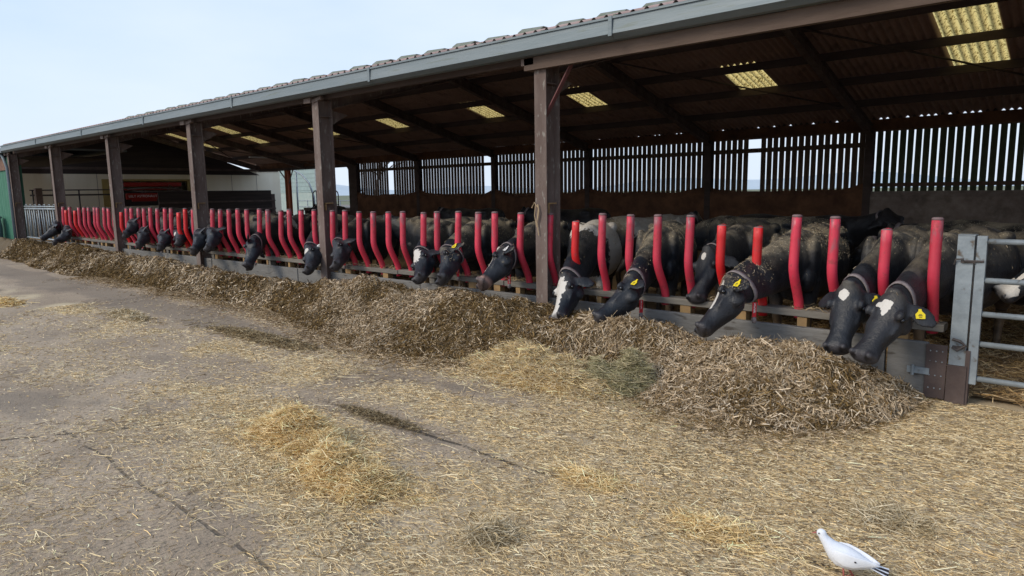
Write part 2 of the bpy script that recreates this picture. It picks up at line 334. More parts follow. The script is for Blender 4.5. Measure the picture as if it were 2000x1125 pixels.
def yardmat():
    m = bpy.data.materials.new('yard_concrete'); m.use_nodes = True; n = m.node_tree.nodes; l = m.node_tree.links; b = n['Principled BSDF']; b.inputs['Roughness'].default_value = .85; b.inputs['Specular IOR Level'].default_value = .25
    t = n.new('ShaderNodeTexCoord'); ob = t.outputs['Object']
    def noise(s, d=5, st=None, out='Fac', dist=0):
        z = n.new('ShaderNodeTexNoise'); z.inputs['Scale'].default_value = s; z.inputs['Detail'].default_value = d; z.inputs['Distortion'].default_value = dist; v = ob
        if st:
            q = n.new('ShaderNodeMapping'); q.inputs['Scale'].default_value = st; q.inputs['Rotation'].default_value = (0, 0, .12); l.new(v, q.inputs[0]); v = q.outputs[0]
        l.new(v, z.inputs['Vector']); return z.outputs[out]
    def rg(v, a, c, d=0, e=1):
        x = n.new('ShaderNodeMapRange'); x.inputs[1].default_value = a; x.inputs[2].default_value = c; x.inputs[3].default_value = d; x.inputs[4].default_value = e; l.new(v, x.inputs[0]); return x.outputs[0]
    def mth(op, a, c, d=None):
        x = n.new('ShaderNodeMath'); x.operation = op
        for i, v in enumerate((a, c, d)):
            if v is None: continue
            if isinstance(v, (int, float)): x.inputs[i].default_value = v
            else: l.new(v, x.inputs[i])
        return x.outputs[0]
    def mix(f, a, c):
        x = n.new('ShaderNodeMix'); x.data_type = 'RGBA'
        if isinstance(f, float): x.inputs[0].default_value = f
        else: l.new(f, x.inputs[0])
        for i, v in ((6, a), (7, c)):
            if isinstance(v, tuple): x.inputs[i].default_value = (*v, 1)
            else: l.new(v, x.inputs[i])
        return x.outputs[2]
    c = mix(rg(noise(.8, 6), .35, .65), (.30, .225, .155), (.42, .325, .23))
    c = mix(rg(noise(60, 4, (1, .5, 1)), .5, .72), c, (.115, .092, .068))
    c = mix(rg(noise(170, 3, (1, 2.4, 1)), .56, .70, 0, .8), c, (.42, .36, .26))
    a = n.new('ShaderNodeAttribute'); a.attribute_name = 'tint'
    s = mth('ADD', a.outputs['Fac'], mth('MULTIPLY', mth('SUBTRACT', noise(42, 5, (1, 2.2, 1)), .5), 1.3))
    c = mix(rg(s, .30, .75, 0, .8), c, (.56, .45, .29))
    # dusty chaff colour where straw is thick, bare damp tracks where thin
    c = mix(mth('MULTIPLY', rg(noise(.9, 7, None, 'Fac', .6), .55, .68, 0, .7), rg(noise(14, 5), .3, .6)), c, (.115, .082, .055))
    c = mix(rg(a.outputs['Fac'], .05, .10, .55, 0), c, (.18, .145, .11))
    sp = n.new('ShaderNodeSeparateXYZ'); l.new(ob, sp.inputs[0]); wob = mth('MULTIPLY', mth('SUBTRACT', noise(2.5, 5), .5), .10)
    def groove(v, wd):
        return rg(mth('ABSOLUTE', mth('ADD', v, wob), 0), wd * .5, wd, 1, 0)
    g1 = groove(mth('SUBTRACT', sp.outputs['Y'], 1.39), .013)
    g2 = groove(mth('ADD', mth('SUBTRACT', sp.outputs['X'], mth('MULTIPLY', sp.outputs['Y'], .62)), 6.27), .02)
    g3 = groove(mth('SUBTRACT', sp.outputs['Y'], 2.98), .02)
    g1 = mth('MULTIPLY', g1, rg(sp.outputs['X'], -5.8, -5.4)); g3 = mth('MULTIPLY', g3, rg(sp.outputs['X'], -4.7, -4.3)); g2 = mth('MULTIPLY', g2, rg(sp.outputs['Y'], 2.6, 2.2))
    gm = mth('MULTIPLY', mth('MAXIMUM', mth('MULTIPLY', g1, .75), mth('MAXIMUM', g2, g3)), rg(noise(9, 4), .36, .5))
    c = mix(mth('MULTIPLY', gm, .85), c, (.045, .036, .026))
    l.new(c, b.inputs['Base Color'])
    bp = n.new('ShaderNodeBump'); bp.inputs['Strength'].default_value = .5; bp.inputs['Distance'].default_value = .012
    l.new(mth('SUBTRACT', noise(50, 6, (1, 1.6, 1)), mth('MULTIPLY', gm, 1.5)), bp.inputs['Height']); l.new(bp.outputs[0], b.inputs['Normal']); return m
MT['yard'] = yardmat()
tag(linkmesh('yard', me, 'yard'), kind='structure')
def plane(name, x0, x1, y0, y1, z, m):
    return tag(MB().add([(x0, y0, z), (x1, y0, z), (x1, y1, z), (x0, y1, z)], [(0, 1, 2, 3)]).build(name, m), kind='structure')
plane('ground', -1500, 1500, -1500, 1500, -.05, 'field')
MT['apron'] = mat('outer_concrete', (.17, .15, .13), .9, (.22, .19, .165), 1.2, 6, .2, 30)
plane('apron', -90, 30, -30, 60, -.02, 'apron')
MT['bedding'] = mat('bedding_base', (.24, .15, .07), .95, (.40, .27, .14), 5, 8, .6, 30, col3=(.4, .29, .15), s3=60, t3=(.5, .65))
plane('barn_floor', -35, 8, 6.15, 19.0, .03, 'bedding')
# hills behind
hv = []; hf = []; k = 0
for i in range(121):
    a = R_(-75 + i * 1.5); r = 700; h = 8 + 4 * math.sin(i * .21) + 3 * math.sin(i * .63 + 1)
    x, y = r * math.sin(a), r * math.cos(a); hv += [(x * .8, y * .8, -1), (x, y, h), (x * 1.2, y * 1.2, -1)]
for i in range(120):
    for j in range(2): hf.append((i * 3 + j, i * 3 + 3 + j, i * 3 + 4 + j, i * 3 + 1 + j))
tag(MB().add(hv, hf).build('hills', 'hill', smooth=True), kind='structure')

# ------------------------------------------------------------ barn
YF, YR, YB = 6.0, 12.4, 19.1
def zb(y): return 5.0 - .26 * (y - YR)
def zf(y): return 5.08 - (YR - y) * .277
FX = [-4.72 - 4.27 * i for i in range(-3, 8)]        # frames
barn = empty('cattle_barn', (-13, 12.5, 0)); tag(barn, 'long open-fronted cattle barn with brown steel columns, corrugated roof and slatted back wall', 'barn')
INV = Matrix.Translation((13, -12.5, 0))
def bpart(mb, name, m, smooth=False, bevel=0, parent=barn):
    o = mb.build(name, m, parent, smooth, bevel); o.matrix_parent_inverse = INV if parent is barn else Matrix(); return o
def ibeam(mb, p, q, w_, d_, up, side, t=.012):
    """I section from p to q: web in the plane of `up`"""
    p, q, up, side = map(lambda a: np.array(a, float), (p, q, up, side)); d = q - p; Ln = np.linalg.norm(d); d /= Ln; c = (p + q) / 2
    mb.obox(c, d, side, up, Ln / 2, t * .5, d_ / 2 - t)
    for s in (-1, 1): mb.obox(c + up * s * (d_ / 2 - t / 2), d, side, up, Ln / 2, w_ / 2, t / 2)
for x in FX:
    if x > -1: pass
    if x < -26.5: front = False
    else: front = True
    if front and not (-1 < x < 0):
        mb = MB(); ibeam(mb, (x, YF - .03, 0), (x, YF - .03, 3.02), .16, .24, (0, 1, 0), (1, 0, 0))
        mb.box(x - .074, x + .074, YF - .13, YF + .07, 2.78, 2.79)
        c = bpart(mb, 'column', 'steel')
        mb = MB(); mb.box(x + .012, x + .07, YF - .1, YF + .04, 1.50, 1.515).box(x + .012, x + .07, YF - .1, YF - .088, 1.40, 1.50)
        o = mb.build('bracket', 'block', c)
        mb = MB(); mb.box(x - .22, x - .05, YF - .2, YF - .16, 2.98, 3.05).bar((x - .05, YF - .14, 3.0), (x + .18, YF - .14, 3.04), .05, .05); mb.build('gutter_bracket', 'steel', c)
    mb = MB(); ibeam(mb, (x, YF + .1, zf(YF + .1) - .30), (x, YR, zf(YR) - .34), .14, .25, (0, -.267, .964), (1, 0, 0))
    mb.add([(x - .006, YF + .1, 2.66), (x + .006, YF + .1, 2.66), (x - .006, YF + .1, 2.9), (x + .006, YF + .1, 2.9), (x - .006, YF + .42, 2.84), (x + .006, YF + .42, 2.84)],
           [(0, 1, 5, 4), (0, 4, 2), (1, 3, 5), (2, 4, 5, 3), (0, 2, 3, 1)])
    bpart(mb, 'rafter', 'steel')
    mb = MB(); ibeam(mb, (x, YR, zb(YR) - .30), (x, YB - .1, zb(YB - .1) - .30), .14, .25, (0, .252, .968), (1, 0, 0)); bpart(mb, 'rafter', 'steel')
    if x < -26.8: continue
    mb = MB(); ibeam(mb, (x, YB - .12, 0), (x, YB - .12, 3.0), .18, .22, (0, 1, 0), (1, 0, 0)); bpart(mb, 'column', 'purlin')
x = FX[3]  # brace at the nearest column
bpart(MB().bar((x + .02, YF - .08, 2.44), (x + .44, YF - .08, 3.05), .012, .055, (0, 1, 0)), 'brace', mat('red_oxide', (.2, .07, .07), .7, (.13, .06, .055), 9))
bpart(MB().tube([(x - .12, YF - .165, 1.46), (x - .08, YF - .17, 1.52), (x - .02, YF - .172, 1.46), (x - .04, YF - .175, 1.3), (x - .02, YF - .17, 1.16)], .006, 5)
      .tube([(x - .06, YF - .172, 1.5), (x - .07, YF - .18, 1.38), (x - .04, YF - .18, 1.25)], .005, 5).tube([(x - .03, YF - .17, 1.5), (x - .01, YF - .18, 1.42), (x - .03, YF - .18, 1.33)], .007, 5), 'twine', 'twine')
EX0, EX1 = -25.9, 8
for i, x in enumerate(np.arange(EX0, EX1, 3.7)):     # gutter in lengths
    x1 = min(x + 3.7, EX1); mb = MB(); g = .004
    prof = [(5.86, 3.25), (5.66, 3.25), (5.645, 3.10), (5.72, 3.06), (5.80, 3.06)]; v = []; f = []
    for xx in (x + g, x1 - g):
        v += [(xx, a, b) for a, b in prof] + [(xx, a + .004, b + .006) for a, b in prof]
    n5 = 5
    for j in range(4): f += [(j, j + 1, 10 + j + 1, 10 + j), (5 + j, 15 + j, 16 + j, 6 + j)]
    f += [(0, 10, 15, 5), (4, 9, 19, 14)]
    mb.add(v, f); mb.box(x1 - .02, x1 + .02, 5.635, 5.645, 3.08, 3.26); mb.box(x + g, x1 - g, 5.642, 5.655, 3.235, 3.255); bpart(mb, 'gutter', 'gutter')
bpart(MB().box(-4.9, EX1, 5.80, 5.86, 2.925, 3.055).box(-4.9, EX1, 5.862, 5.98, 3.0, 3.05).box(-4.9, -4.84, 5.862, 5.98, 2.93, 2.998), 'eave_beam', 'eavebeam')
PUR = [13.6, 14.95, 16.27, 17.6]
for y in PUR: bpart(MB().box(-35, EX1, y - .03, y + .03, zb(y) - .19, zb(y) - .03), 'purlin', 'purlin')
for y in (7.1, 8.45, 9.8, 11.15): bpart(MB().box(-25.9, EX1, y - .03, y + .03, zf(y) - .2, zf(y) - .035), 'purlin', 'purlin')
bpart(MB().box(-35, EX1, 18.92, 18.98, 3.0, 3.262), 'eave_purlin', 'panel')
bpart(MB().box(EX0, -4.91, 5.96, 6.02, 3.03, 3.10), 'eave_beam', 'purlin')
# wind bracing under the back slope
for (xa, xb) in ((FX[3], FX[2]), (FX[4], FX[3]), (FX[8], FX[7]), (FX[9], FX[10])):
    bpart(MB().tube([(xa, 13.2, zb(13.2) - .24), (xb, 17.6, zb(17.6) - .24)], .02, 6), 'wind_brace', 'purlin')
# corrugated sheets
def sheet(x0, x1, y0, y1, zfun, name, m, th=.0, per=.146, amp=.038, seg=8):
    n = int(round((x1 - x0) / per * seg)); xs = np.linspace(x0, x1, n + 1); ys = np.linspace(y0, y1, max(2, int(abs(y1 - y0) / 1.4) + 1))
    X, Y = np.meshgrid(xs, ys, indexing='ij'); Z = zfun(Y) + amp * np.cos(2 * math.pi * X / per)
    V = np.stack([X, Y, Z], -1).reshape(-1, 3); m_ = len(ys); I = (np.arange(n)[:, None] * m_ + np.arange(m_ - 1)[None]).ravel()
    F = np.stack([I, I + m_, I + m_ + 1, I + 1], 1); o = linkmesh(name, fastmesh(name, V, F, None, True), m, barn); o.matrix_parent_inverse = INV; return o
SKY = [(-2.64, -1.72, 1), (-6.95, -6.07, 0), (-11.45, -10.72, 0), (-15.35, -14.62, 0), (-19.9, -19.17, 0), (-24.15, -23.4, 0), (-29.55, -28.8, 1), (-34.2, -33.5, 1)]
HX = sorted([(a, b) for a, b, t in SKY]); edges = [-35.3] + [e for ab in HX for e in ab] + [EX1]
sheet(-35.3, EX1, YR - .1, 13.62, zb, 'roof_sheet', 'roof'); sheet(-35.3, EX1, 16.42, 19.04, zb, 'roof_sheet', 'roof')
for i in range(0, len(edges), 2): sheet(edges[i], edges[i + 1], 13.62, 16.42, zb, 'roof_sheet', 'roof')
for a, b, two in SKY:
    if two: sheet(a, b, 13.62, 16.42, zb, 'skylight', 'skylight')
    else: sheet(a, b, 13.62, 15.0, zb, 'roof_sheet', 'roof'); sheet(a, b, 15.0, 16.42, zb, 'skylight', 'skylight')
sheet(-25.9, EX1, 5.72, YR + .05, lambda y: zf(y) + .035, 'roof_sheet', 'roof')
sheet(-35.3, -25.9, 9.0, YR + .05, lambda y: zf(y) + .035, 'roof_sheet', 'roof')
x = -33.7
while x < EX1:          # cranked ventilating ridge caps with open ends
    mb = MB(); z0 = 5.055 + random.uniform(-.015, .015); L_ = .62; t = .02; v = []; f = []
    pr = [(-.42, -.10), (-.30, .07), (-.16, .165), (.16, .165), (.3, .07), (.42, -.10)]
    for xx, dz in ((x, .03), (x + L_, .0)):
        v += [(xx, YR + a, z0 + b + dz) for a, b in pr] + [(xx, YR + a * .95, z0 + b + dz - t) for a, b in pr]
    for j in range(5): f += [(j, j + 1, 13 + j, 12 + j), (6 + j, 18 + j, 19 + j, 7 + j), (j, 6 + j, 7 + j, j + 1), (12 + j, 13 + j, 19 + j, 18 + j)]
    mb.add(v, f); bpart(mb, 'ridge_cap', 'cap'); x += 1.06
# small sheet ends poking over the gutter
mb = MB(); xx = EX0
while xx < EX1:
    mb.box(xx, xx + .03, 5.70, 5.78, 3.25, 3.262 + random.random() * .025); xx += .146 * random.choice((1, 2, 2, 3, 4))
bpart(mb, 'sheet_edge', 'cap')
# back wall: slatted boarding and lower panels, bay by bay
GAPS = {-7.66, -17.95, -23.75}
for i in range(len(FX) - 1):
    xb, xa = FX[i], FX[i + 1]
    if xa < -26.8: continue
    right = xb > -1.0 or xa > -5.0
    mb = MB(); x = xa + .13
    while x < xb - .1:
        if not any(g - .14 < x + .07 < g + .10 for g in GAPS):
            bw = .130 + random.uniform(-.006, .006); dzt = random.uniform(-.02, .02); z1 = 3.02 + dzt; z0 = 1.5
            if right: z0 = 1.30
            tl = random.uniform(-.004, .004)
            mb.add([(x, 19.08, z0), (x + bw, 19.08, z0), (x + bw + tl, 19.08, z1), (x + tl, 19.08, z1), (x, 19.10, z0), (x + bw, 19.10, z0), (x + bw + tl, 19.10, z1), (x + tl, 19.10, z1)],
                   [(0, 1, 2, 3), (7, 6, 5, 4), (0, 4, 5, 1), (1, 5, 6, 2), (2, 6, 7, 3), (3, 7, 4, 0)])
        x += .168
    bpart(mb, 'slat_panel', 'slatg' if right else 'slat')
    mb = MB()
    if not right: mb.bar((xa, 19.03, 2.66), (xb, 19.03, 2.66 + random.uniform(-.03, .03)), .05, .12)
    else: mb.bar((xa, 19.03, 1.66), (xb, 19.03, 1.66), .05, .09)
    mb.box(xa, xb, 19.02, 19.07, 2.97, 3.03); bpart(mb, 'wall_rail', 'slat')
    # lower wall with muck and straw piled unevenly along its top
    n = 40; v = []; f = []
    for j in range(n + 1):
        t = j / n; x = xa + (xb - xa) * t; e = abs(t - .5) * 2
        h = 1.56 + .17 * e ** 5 + .12 * (vnoise(x, 3, 1.7, 3) - .5) if not right else 1.49 + .02 * vnoise(x, 3, 3, 2)
        v += [(x, 18.9, 0), (x, 18.88, h - .14), (x, 18.97, h), (x, 19.06, h - .02), (x, 19.07, 0)]
    for j in range(n):
        for k in range(4): f.append((j * 5 + k, j * 5 + 5 + k, j * 5 + 6 + k, j * 5 + 1 + k))
    mb = MB().add(v, f)
    bpart(mb, 'wall_panel', 'concpanel' if right else 'panel')
# header over the open bays at the back left, gable and right end wall
bpart(MB().box(-35, -26.55, 19.0, 19.1, 2.86, 3.1).add([(-26.6, 19.02, 2.86), (-26.6, 19.08, 2.86), (-26.9, 19.02, 2.86), (-26.9, 19.08, 2.86), (-26.6, 19.02, 2.5), (-26.6, 19.08, 2.5)], [(0, 2, 4), (1, 5, 3), (2, 3, 5, 4), (0, 1, 3, 2)]), 'header_beam', 'purlin')
bpart(MB().box(-26.7, -26.2, 18.95, 19.07, 0, 3.02), 'wall_panel', 'purlin')
x = -25.
while x < EX1:
    wdt = .146 * random.choice((1, 2, 3, 6, 9)); bpart(MB().box(x, x + wdt - .02, 18.985, 19.0, 3.2, 3.335), 'filler_strip', 'purlin'); x += wdt + .146 * random.choice((1, 1, 2, 3))
bpart(MB().box(8, 8.1, 6, 19.1, 0, 3.2), 'end_wall', 'concpanel')
bpart(MB().add([(-35.25, 6, 2.7), (-35.25, YR, 5.2), (-35.25, 19.2, 2.7), (-35.19, 6, 2.7), (-35.19, YR, 5.2), (-35.19, 19.2, 2.7)], [(0, 1, 2), (5, 4, 3), (0, 3, 4, 1), (1, 4, 5, 2), (0, 2, 5, 3)]), 'gable', 'dark')
bpart(MB().box(-35, -26.1, 6.1, 9.0, 2.95, 3.0), 'loft_panel', 'dark')
bpart(MB().tube([(-33.2, 13, 4.2), (-29.2, 17.6, 3.25), (-28.4, 19.0, 2.9)], .03, 6), 'pipe_run', 'steel')
o = bpart(MB().box(-.19, .19, -.045, .045, -.03, .03), 'x', 'white'); bpy.data.objects.remove(o)
lamp = MB().box(-.62, .62, -.05, .05, -.035, .03).build('strip_light', mat('light_plastic', (.8, .8, .78), .4), None, bevel=.01); lamp.location = (-30.9, 17.0, 3.42); lamp.rotation_euler = (0, 0, R_(90))
tag(lamp, 'unlit white strip light hanging under the dark roof above the open bay', 'ceiling light')
p = empty('steel_post', (-32.0, 19.0, 0)); tag(p, 'orange primer-painted steel post in the open bay of the back wall', 'post')
mb = MB(); ibeam(mb, (0, 0, 0), (0, 0, 2.86), .26, .22, (0, 1, 0), (1, 0, 0)); mb.build('shaft', 'orange', p)
MB().bar((.08, .0, 2.2), (.5, 0, 2.86), .03, .05, (0, 1, 0)).bar((-.08, 0, 2.3), (-.75, 0, 2.86), .03, .06, (0, 1, 0)).build('knee_brace', 'steel', p)

# ------------------------------------------------------------ feed barrier
fb = empty('feed_barrier', (-11, 6.05, 0)); tag(fb, 'long feed barrier of bent red plastic divider bars above a timber rail', 'barrier')
IF = Matrix.Translation((11, -6.05, 0))
def fpart(o): o.matrix_parent_inverse = IF; return o
x = -22.0; k = 0
while x < -1.3:
    x1 = min(x + 3.02, -1.28); mb = MB(); d = random.uniform(-.008, .008)
    mb.box(x + .008, x1 - .008, 5.96 + d, 6.02 + d, 0, .45 + random.uniform(-.01, .01)); fpart(mb.build('kick_board', 'board', fb, bevel=.008)); x = x1
fpart(MB().box(-1.27, -.99, 5.955, 6.012, 0, .445).build('kick_board', 'board', fb, bevel=.01))
mb = MB().box(-1.00, -.86, 5.94, 5.953, .02, .44)
fpart(mb.build('rust_plate', 'rustplate', fb, bevel=.002))
mb = MB().box(-1.12, -.97, 5.93, 5.945, .20, .25).tube([(-1.08, 5.925, .265), (-1.08, 5.925, .185)], .012, 8)
for bx in (-.97, -.93, -.89):
    for bz in (.1, .2, .31, .39): mb.ell((bx, 5.938, bz), (.006, .004, .006), n=6, m=4)
fpart(mb.build('hinge', 'galv', fb))
x = -22.0
while x < -.92:
    x1 = min(x + random.uniform(1.9, 2.9), -.90)
    if x1 > -1.2: x1 = -.90
    dz = random.uniform(-.008, .008); mb = MB(); mb.bar((x + .006, 6.10, .555 + dz), (x1 - .006, 6.10, .555 + random.uniform(-.008, .008)), .16, .06); fpart(mb.build('rail', 'rail', fb, bevel=.006)); x = x1
x = -21.6
while x < -.95:
    if random.random() < .8:
        ww = random.uniform(.05, .14); MBo = MB().box(x, x + ww, 6.03, 6.12, .40, .522); fpart(MBo.build('spacer_block', 'block', fb, bevel=.004))
    x += random.uniform(.28, .6)
x = -21.5
for x in np.arange(-21.5, -.9, 2.1): fpart(MB().box(x, x + .1, 6.04, 6.14, 0, .52).build('stub_post', 'rail', fb))
BARS = [121.6, 127.3, 136, 145, 154, 162.7, 172, 183.3, 190, 200.5, 211, 221.3, 234.5, 244.8, 256.5, 269.6, 280.7, 293, 305.7, 319.3, 330, 347.3, 359, 377, 410.7, 427.3, 445.8, 463.7, 482.4, 502.7, 522.4,
        546, 566.4, 587.2, 613.6, 646.4, 673.6, 698.8, 727.8, 758.3, 784.1, 823.6, 852.6, 893.3, 930.2, 967.2, 1015.5, 1068.7, 1120.7, 1170, 1224.5, 1288.0, 1340.2, 1409, 1483, 1553.6, 1633.8, 1728.5, 1829.5]
NEW = {127.3, 145, 234.5, 347.3, 359, 1120.7, 1409, 1483}
SHORT = {127.3, 145, 234.5, 347.3, 1120.7, 1409, 1483, 1728.5}
def barmesh(h, m, nm):
    pts = [(0, -.10, h)]; zz = [h - .015, 1.3, 1.2, 1.1, 1.03, .98, .93, .87, .80, .72, .65, .585, .50]; yy = [-.10, -.103, -.107, -.111, -.115, -.115, -.108, -.088, -.055, -.012, .02, .035, .04]
    pts = [(0, y, z) for y, z in zip(yy, zz)]
    mb = MB(); mb.tube(pts, [.040] + [.0405] * 12, 12); me = mb.mesh(nm, True); me.materials.append(MT[m])
    c = MB(); c.tube([(0, -.10, h - .022), (0, -.10, h - .006), (0, -.10, h)], [.0408, .0395, .026], 12); cm = c.mesh('end_cap', True); cm.materials.append(MT['worn'])
    return me, cm
bm_ = {}
for n_ in (0, 1):
    for s_ in (0, 1): bm_[n_, s_] = barmesh(1.31 if s_ else 1.405, 'redbright' if n_ else 'redfaded', 'divider_bar')
for px in BARS:
    s_ = px in SHORT; n_ = px in NEW; py = np.interp(px, [120, 1000, 1830], [405, 413, 432]); X = at(px, py, 1, 5.94)[0]
    a, c = bm_[int(n_), int(s_)]
    o = bpy.data.objects.new('divider_bar', a); COL.objects.link(o); o.parent = fb; o.location = (X + 11, 0, random.uniform(-.012, .012)); o.rotation_euler = (random.uniform(-.012, .012), random.uniform(-.02, .02), random.uniform(-.15, .15))
    if n_: o['label'] = 'newer bright red divider bar'
    if px in (211, 1553.6, 1633.8, 1728.5): o['label'] = 'divider bar with a faded grey worn top'
    o2 = bpy.data.objects.new('end_cap', c); COL.objects.link(o2); o2.parent = o
# worn upper ends: streaks in the faded plastic towards the top
m = MT['redfaded']; n = m.node_tree.nodes; l = m.node_tree.links; b = n['Principled BSDF']; src = b.inputs['Base Color'].links[0].from_socket
t = n.new('ShaderNodeTexCoord'); s = n.new('ShaderNodeSeparateXYZ'); l.new(t.outputs['Object'], s.inputs[0]); z = n.new('ShaderNodeTexNoise'); z.inputs['Scale'].default_value = 7; z.inputs['Detail'].default_value = 6
q = n.new('ShaderNodeMapping'); q.inputs['Scale'].default_value = (3, 3, .8); oi = n.new('ShaderNodeObjectInfo'); va = n.new('ShaderNodeVectorMath'); va.operation = 'ADD'; l.new(t.outputs['Object'], va.inputs[0])
cx = n.new('ShaderNodeCombineXYZ'); mm = n.new('ShaderNodeMath'); mm.operation = 'MULTIPLY'; mm.inputs[1].default_value = 40; l.new(oi.outputs['Random'], mm.inputs[0]); l.new(mm.outputs[0], cx.inputs[0]); l.new(cx.outputs[0], va.inputs[1]); l.new(va.outputs[0], q.inputs[0]); l.new(q.outputs[0], z.inputs['Vector'])
r = n.new('ShaderNodeMapRange'); r.inputs[1].default_value = 1.0; r.inputs[2].default_value = 1.45; l.new(s.outputs['Z'], r.inputs[0])
mu = n.new('ShaderNodeMath'); mu.operation = 'MULTIPLY_ADD'; l.new(r.outputs[0], mu.inputs[0]); mu.inputs[1].default_value = .28; l.new(z.outputs['Fac'], mu.inputs[2])
r2 = n.new('ShaderNodeMapRange'); r2.inputs[1].default_value = .66; r2.inputs[2].default_value = .82; r2.inputs[4].default_value = .85; l.new(mu.outputs[0], r2.inputs[0])
x = n.new('ShaderNodeMix'); x.data_type = 'RGBA'; l.new(r2.outputs[0], x.inputs[0]); l.new(src, x.inputs[6]); x.inputs[7].default_value = (.24, .12, .13, 1); l.new(x.outputs[2], b.inputs['Base Color'])

for mk in ('redfaded', 'redbright'):
    m = MT[mk]; n = m.node_tree.nodes; l = m.node_tree.links; b = n['Principled BSDF']; src = b.inputs['Base Color'].links[0].from_socket
    t = n.new('ShaderNodeTexCoord'); z = n.new('ShaderNodeTexNoise'); z.inputs['Scale'].default_value = 16; z.inputs['Detail'].default_value = 7; z.inputs['Roughness'].default_value = .7
    oi = n.new('ShaderNodeObjectInfo'); va = n.new('ShaderNodeVectorMath'); va.operation = 'ADD'; l.new(t.outputs['Object'], va.inputs[0]); l.new(oi.outputs['Location'], va.inputs[1]); l.new(va.outputs[0], z.inputs['Vector'])
    r = n.new('ShaderNodeMapRange'); r.inputs[1].default_value = .56; r.inputs[2].default_value = .66; r.inputs[4].default_value = .7; l.new(z.outputs['Fac'], r.inputs[0])
    x = n.new('ShaderNodeMix'); x.data_type = 'RGBA'; l.new(r.outputs[0], x.inputs[0]); l.new(src, x.inputs[6]); x.inputs[7].default_value = (.30, .05, .05, 1); l.new(x.outputs[2], b.inputs['Base Color'])
    r3 = n.new('ShaderNodeMapRange'); r3.inputs[1].default_value = .4; r3.inputs[2].default_value = .7; r3.inputs[3].default_value = .35; r3.inputs[4].default_value = .75; l.new(z.outputs['Fac'], r3.inputs[0]); l.new(r3.outputs[0], b.inputs['Roughness'])
# gate post and gate at the right
gp = empty('gate_post', (-.80, 6.0, 0)); tag(gp, 'galvanised channel post at the near end of the feed barrier, muddy brown at its foot', 'post')
MB().box(-.05, .055, -.05, -.04, .0, 1.275).box(-.05, -.04, -.04, .07, 0, 1.275).box(.045, .055, -.04, .07, 0, 1.275).box(-.05, .06, -.055, .07, 1.276, 1.282).build('shaft', 'galv', gp)
MB().box(-.055, .07, -.07, -.056, 0, .30).box(.056, .085, -.06, .03, 0, .42).build('foot_plate', 'rustplate', gp)
MB().box(-.02, .07, -.065, -.052, 1.075, 1.095).tube([(-.06, -.06, 1.06), (-.05, -.07, 1.10), (.0, -.075, 1.105)], .006, 6).tube([(.0, -.07, 1.09), (.12, -.05, 1.09)], .009, 6).build('latch', 'pipe', gp)
MB().tube([(-.03, -.075, .50), (.02, -.085, .49), (.05, -.07, .46), (.0, -.08, .42), (-.03, -.075, .44)], .012, 6).box(-.03, .05, -.075, -.055, .43, .45).build('chain', 'pipe', gp)
ga = empty('field_gate', (-.70, 6.0, 0)); tag(ga, 'galvanised five-rail tubular gate closing the pen at the right edge of the photo', 'gate')
MB().box(-.03, .03, -.05, .0, .17, 1.275).build('stile', 'galv', ga)
for z in (1.235, .95, .70, .475, .21):
    MB().tube([(.03, -.02, z), (1.2, -.02, z + .0), (3.3, -.02, z)], .021, 10).build('rail', 'galv', ga, True)
MB().tube([(3.3, -.02, .17), (3.3, -.02, 1.27)], .025, 10).build('stile', 'galv', ga, True)
# headlock barrier at the far left
hl = empty('headlock_barrier', (-23.8, 6.0, 0)); tag(hl, 'grey galvanised self-locking headlock barrier between the far column and the red bars', 'barrier')
MB().tube([(-1.65, 0, 1.40), (1.75, 0, 1.40)], .022, 8).build('top_rail', 'galv', hl, True)
MB().tube([(-1.65, 0, 1.33), (1.75, 0, 1.33)], .028, 8).build('upper_rail', 'galv', hl, True)
MB().tube([(-1.65, 0, .45), (1.75, 0, .45)], .026, 8).build('lower_rail', 'galv', hl, True)
MB().box(-1.7, 1.75, -.03, .1, 0, .38).build('base_wall', 'board', hl)
for x in np.linspace(-1.6, 1.65, 8):
    MB().tube([(x, 0, .45), (x, 0, 1.33)], .02, 6).build('upright', 'galv', hl, True)
    MB().tube([(x + .22, .03, .47), (x + .10, .03, 1.38)], .018, 6).tube([(x + .06, .0, 1.36), (x + .06, 0, 1.46), (x + .2, 0, 1.46), (x + .2, 0, 1.36)], .012, 6).build('locking_bar', 'galv', hl, True)

# ------------------------------------------------------------ left end: parlour wall, robot, neighbours
pl = empty('milking_parlour', (-35.2, 13, 0)); tag(pl, 'cream-panelled parlour wall closing the far end of the barn', 'building')
mb = MB(); mb.box(-.1, 0, -7.2, -1.55, 0, 3.0).box(-.1, 0, 2.35, 7.4, 0, 3.0).box(-.1, 0, -1.55, 2.35, 2.42, 3.0).box(-.1, 0, -1.55, 2.35, 0, 1.2)
mb.build('wall', 'cream', pl)
for y in (-5.4, -3.6, -1.8, 3.2, 4.6, 6.0): MB().box(.0, .006, y - .012, y + .012, 1.2, 3.0).build('panel_joint', 'concpanel', pl)
MB().box(.0, .06, -1.62, -.75, 1.2, 2.47).box(0, .06, 2.25, 2.4, 1.6, 2.47).box(0, .05, -.75, 2.25, 2.38, 2.47).build('window_frame', 'yellow', pl)
MB().box(0, .05, -7.2, 7.3, 2.9, 3.02).build('cornice', 'purlin', pl)
MB().box(-1.5, -1.45, -3, 4, 0, 3).box(-1.5, -.1, -3, -2.9, 0, 3).box(-1.5, -.1, 3.9, 4, 0, 3).box(-1.5, -.1, -3, 4, 2.95, 3.0).build('inner_room', 'cream', pl)
MB().box(.05, .07, -1.02, -.84, 1.35, 1.82).build('notice', 'white', pl)
rb = empty('milking_robot', (-35.0, 13.2, 0)); tag(rb, 'red milking robot with a lettered red panel in the yellow-framed opening', 'milking machine')
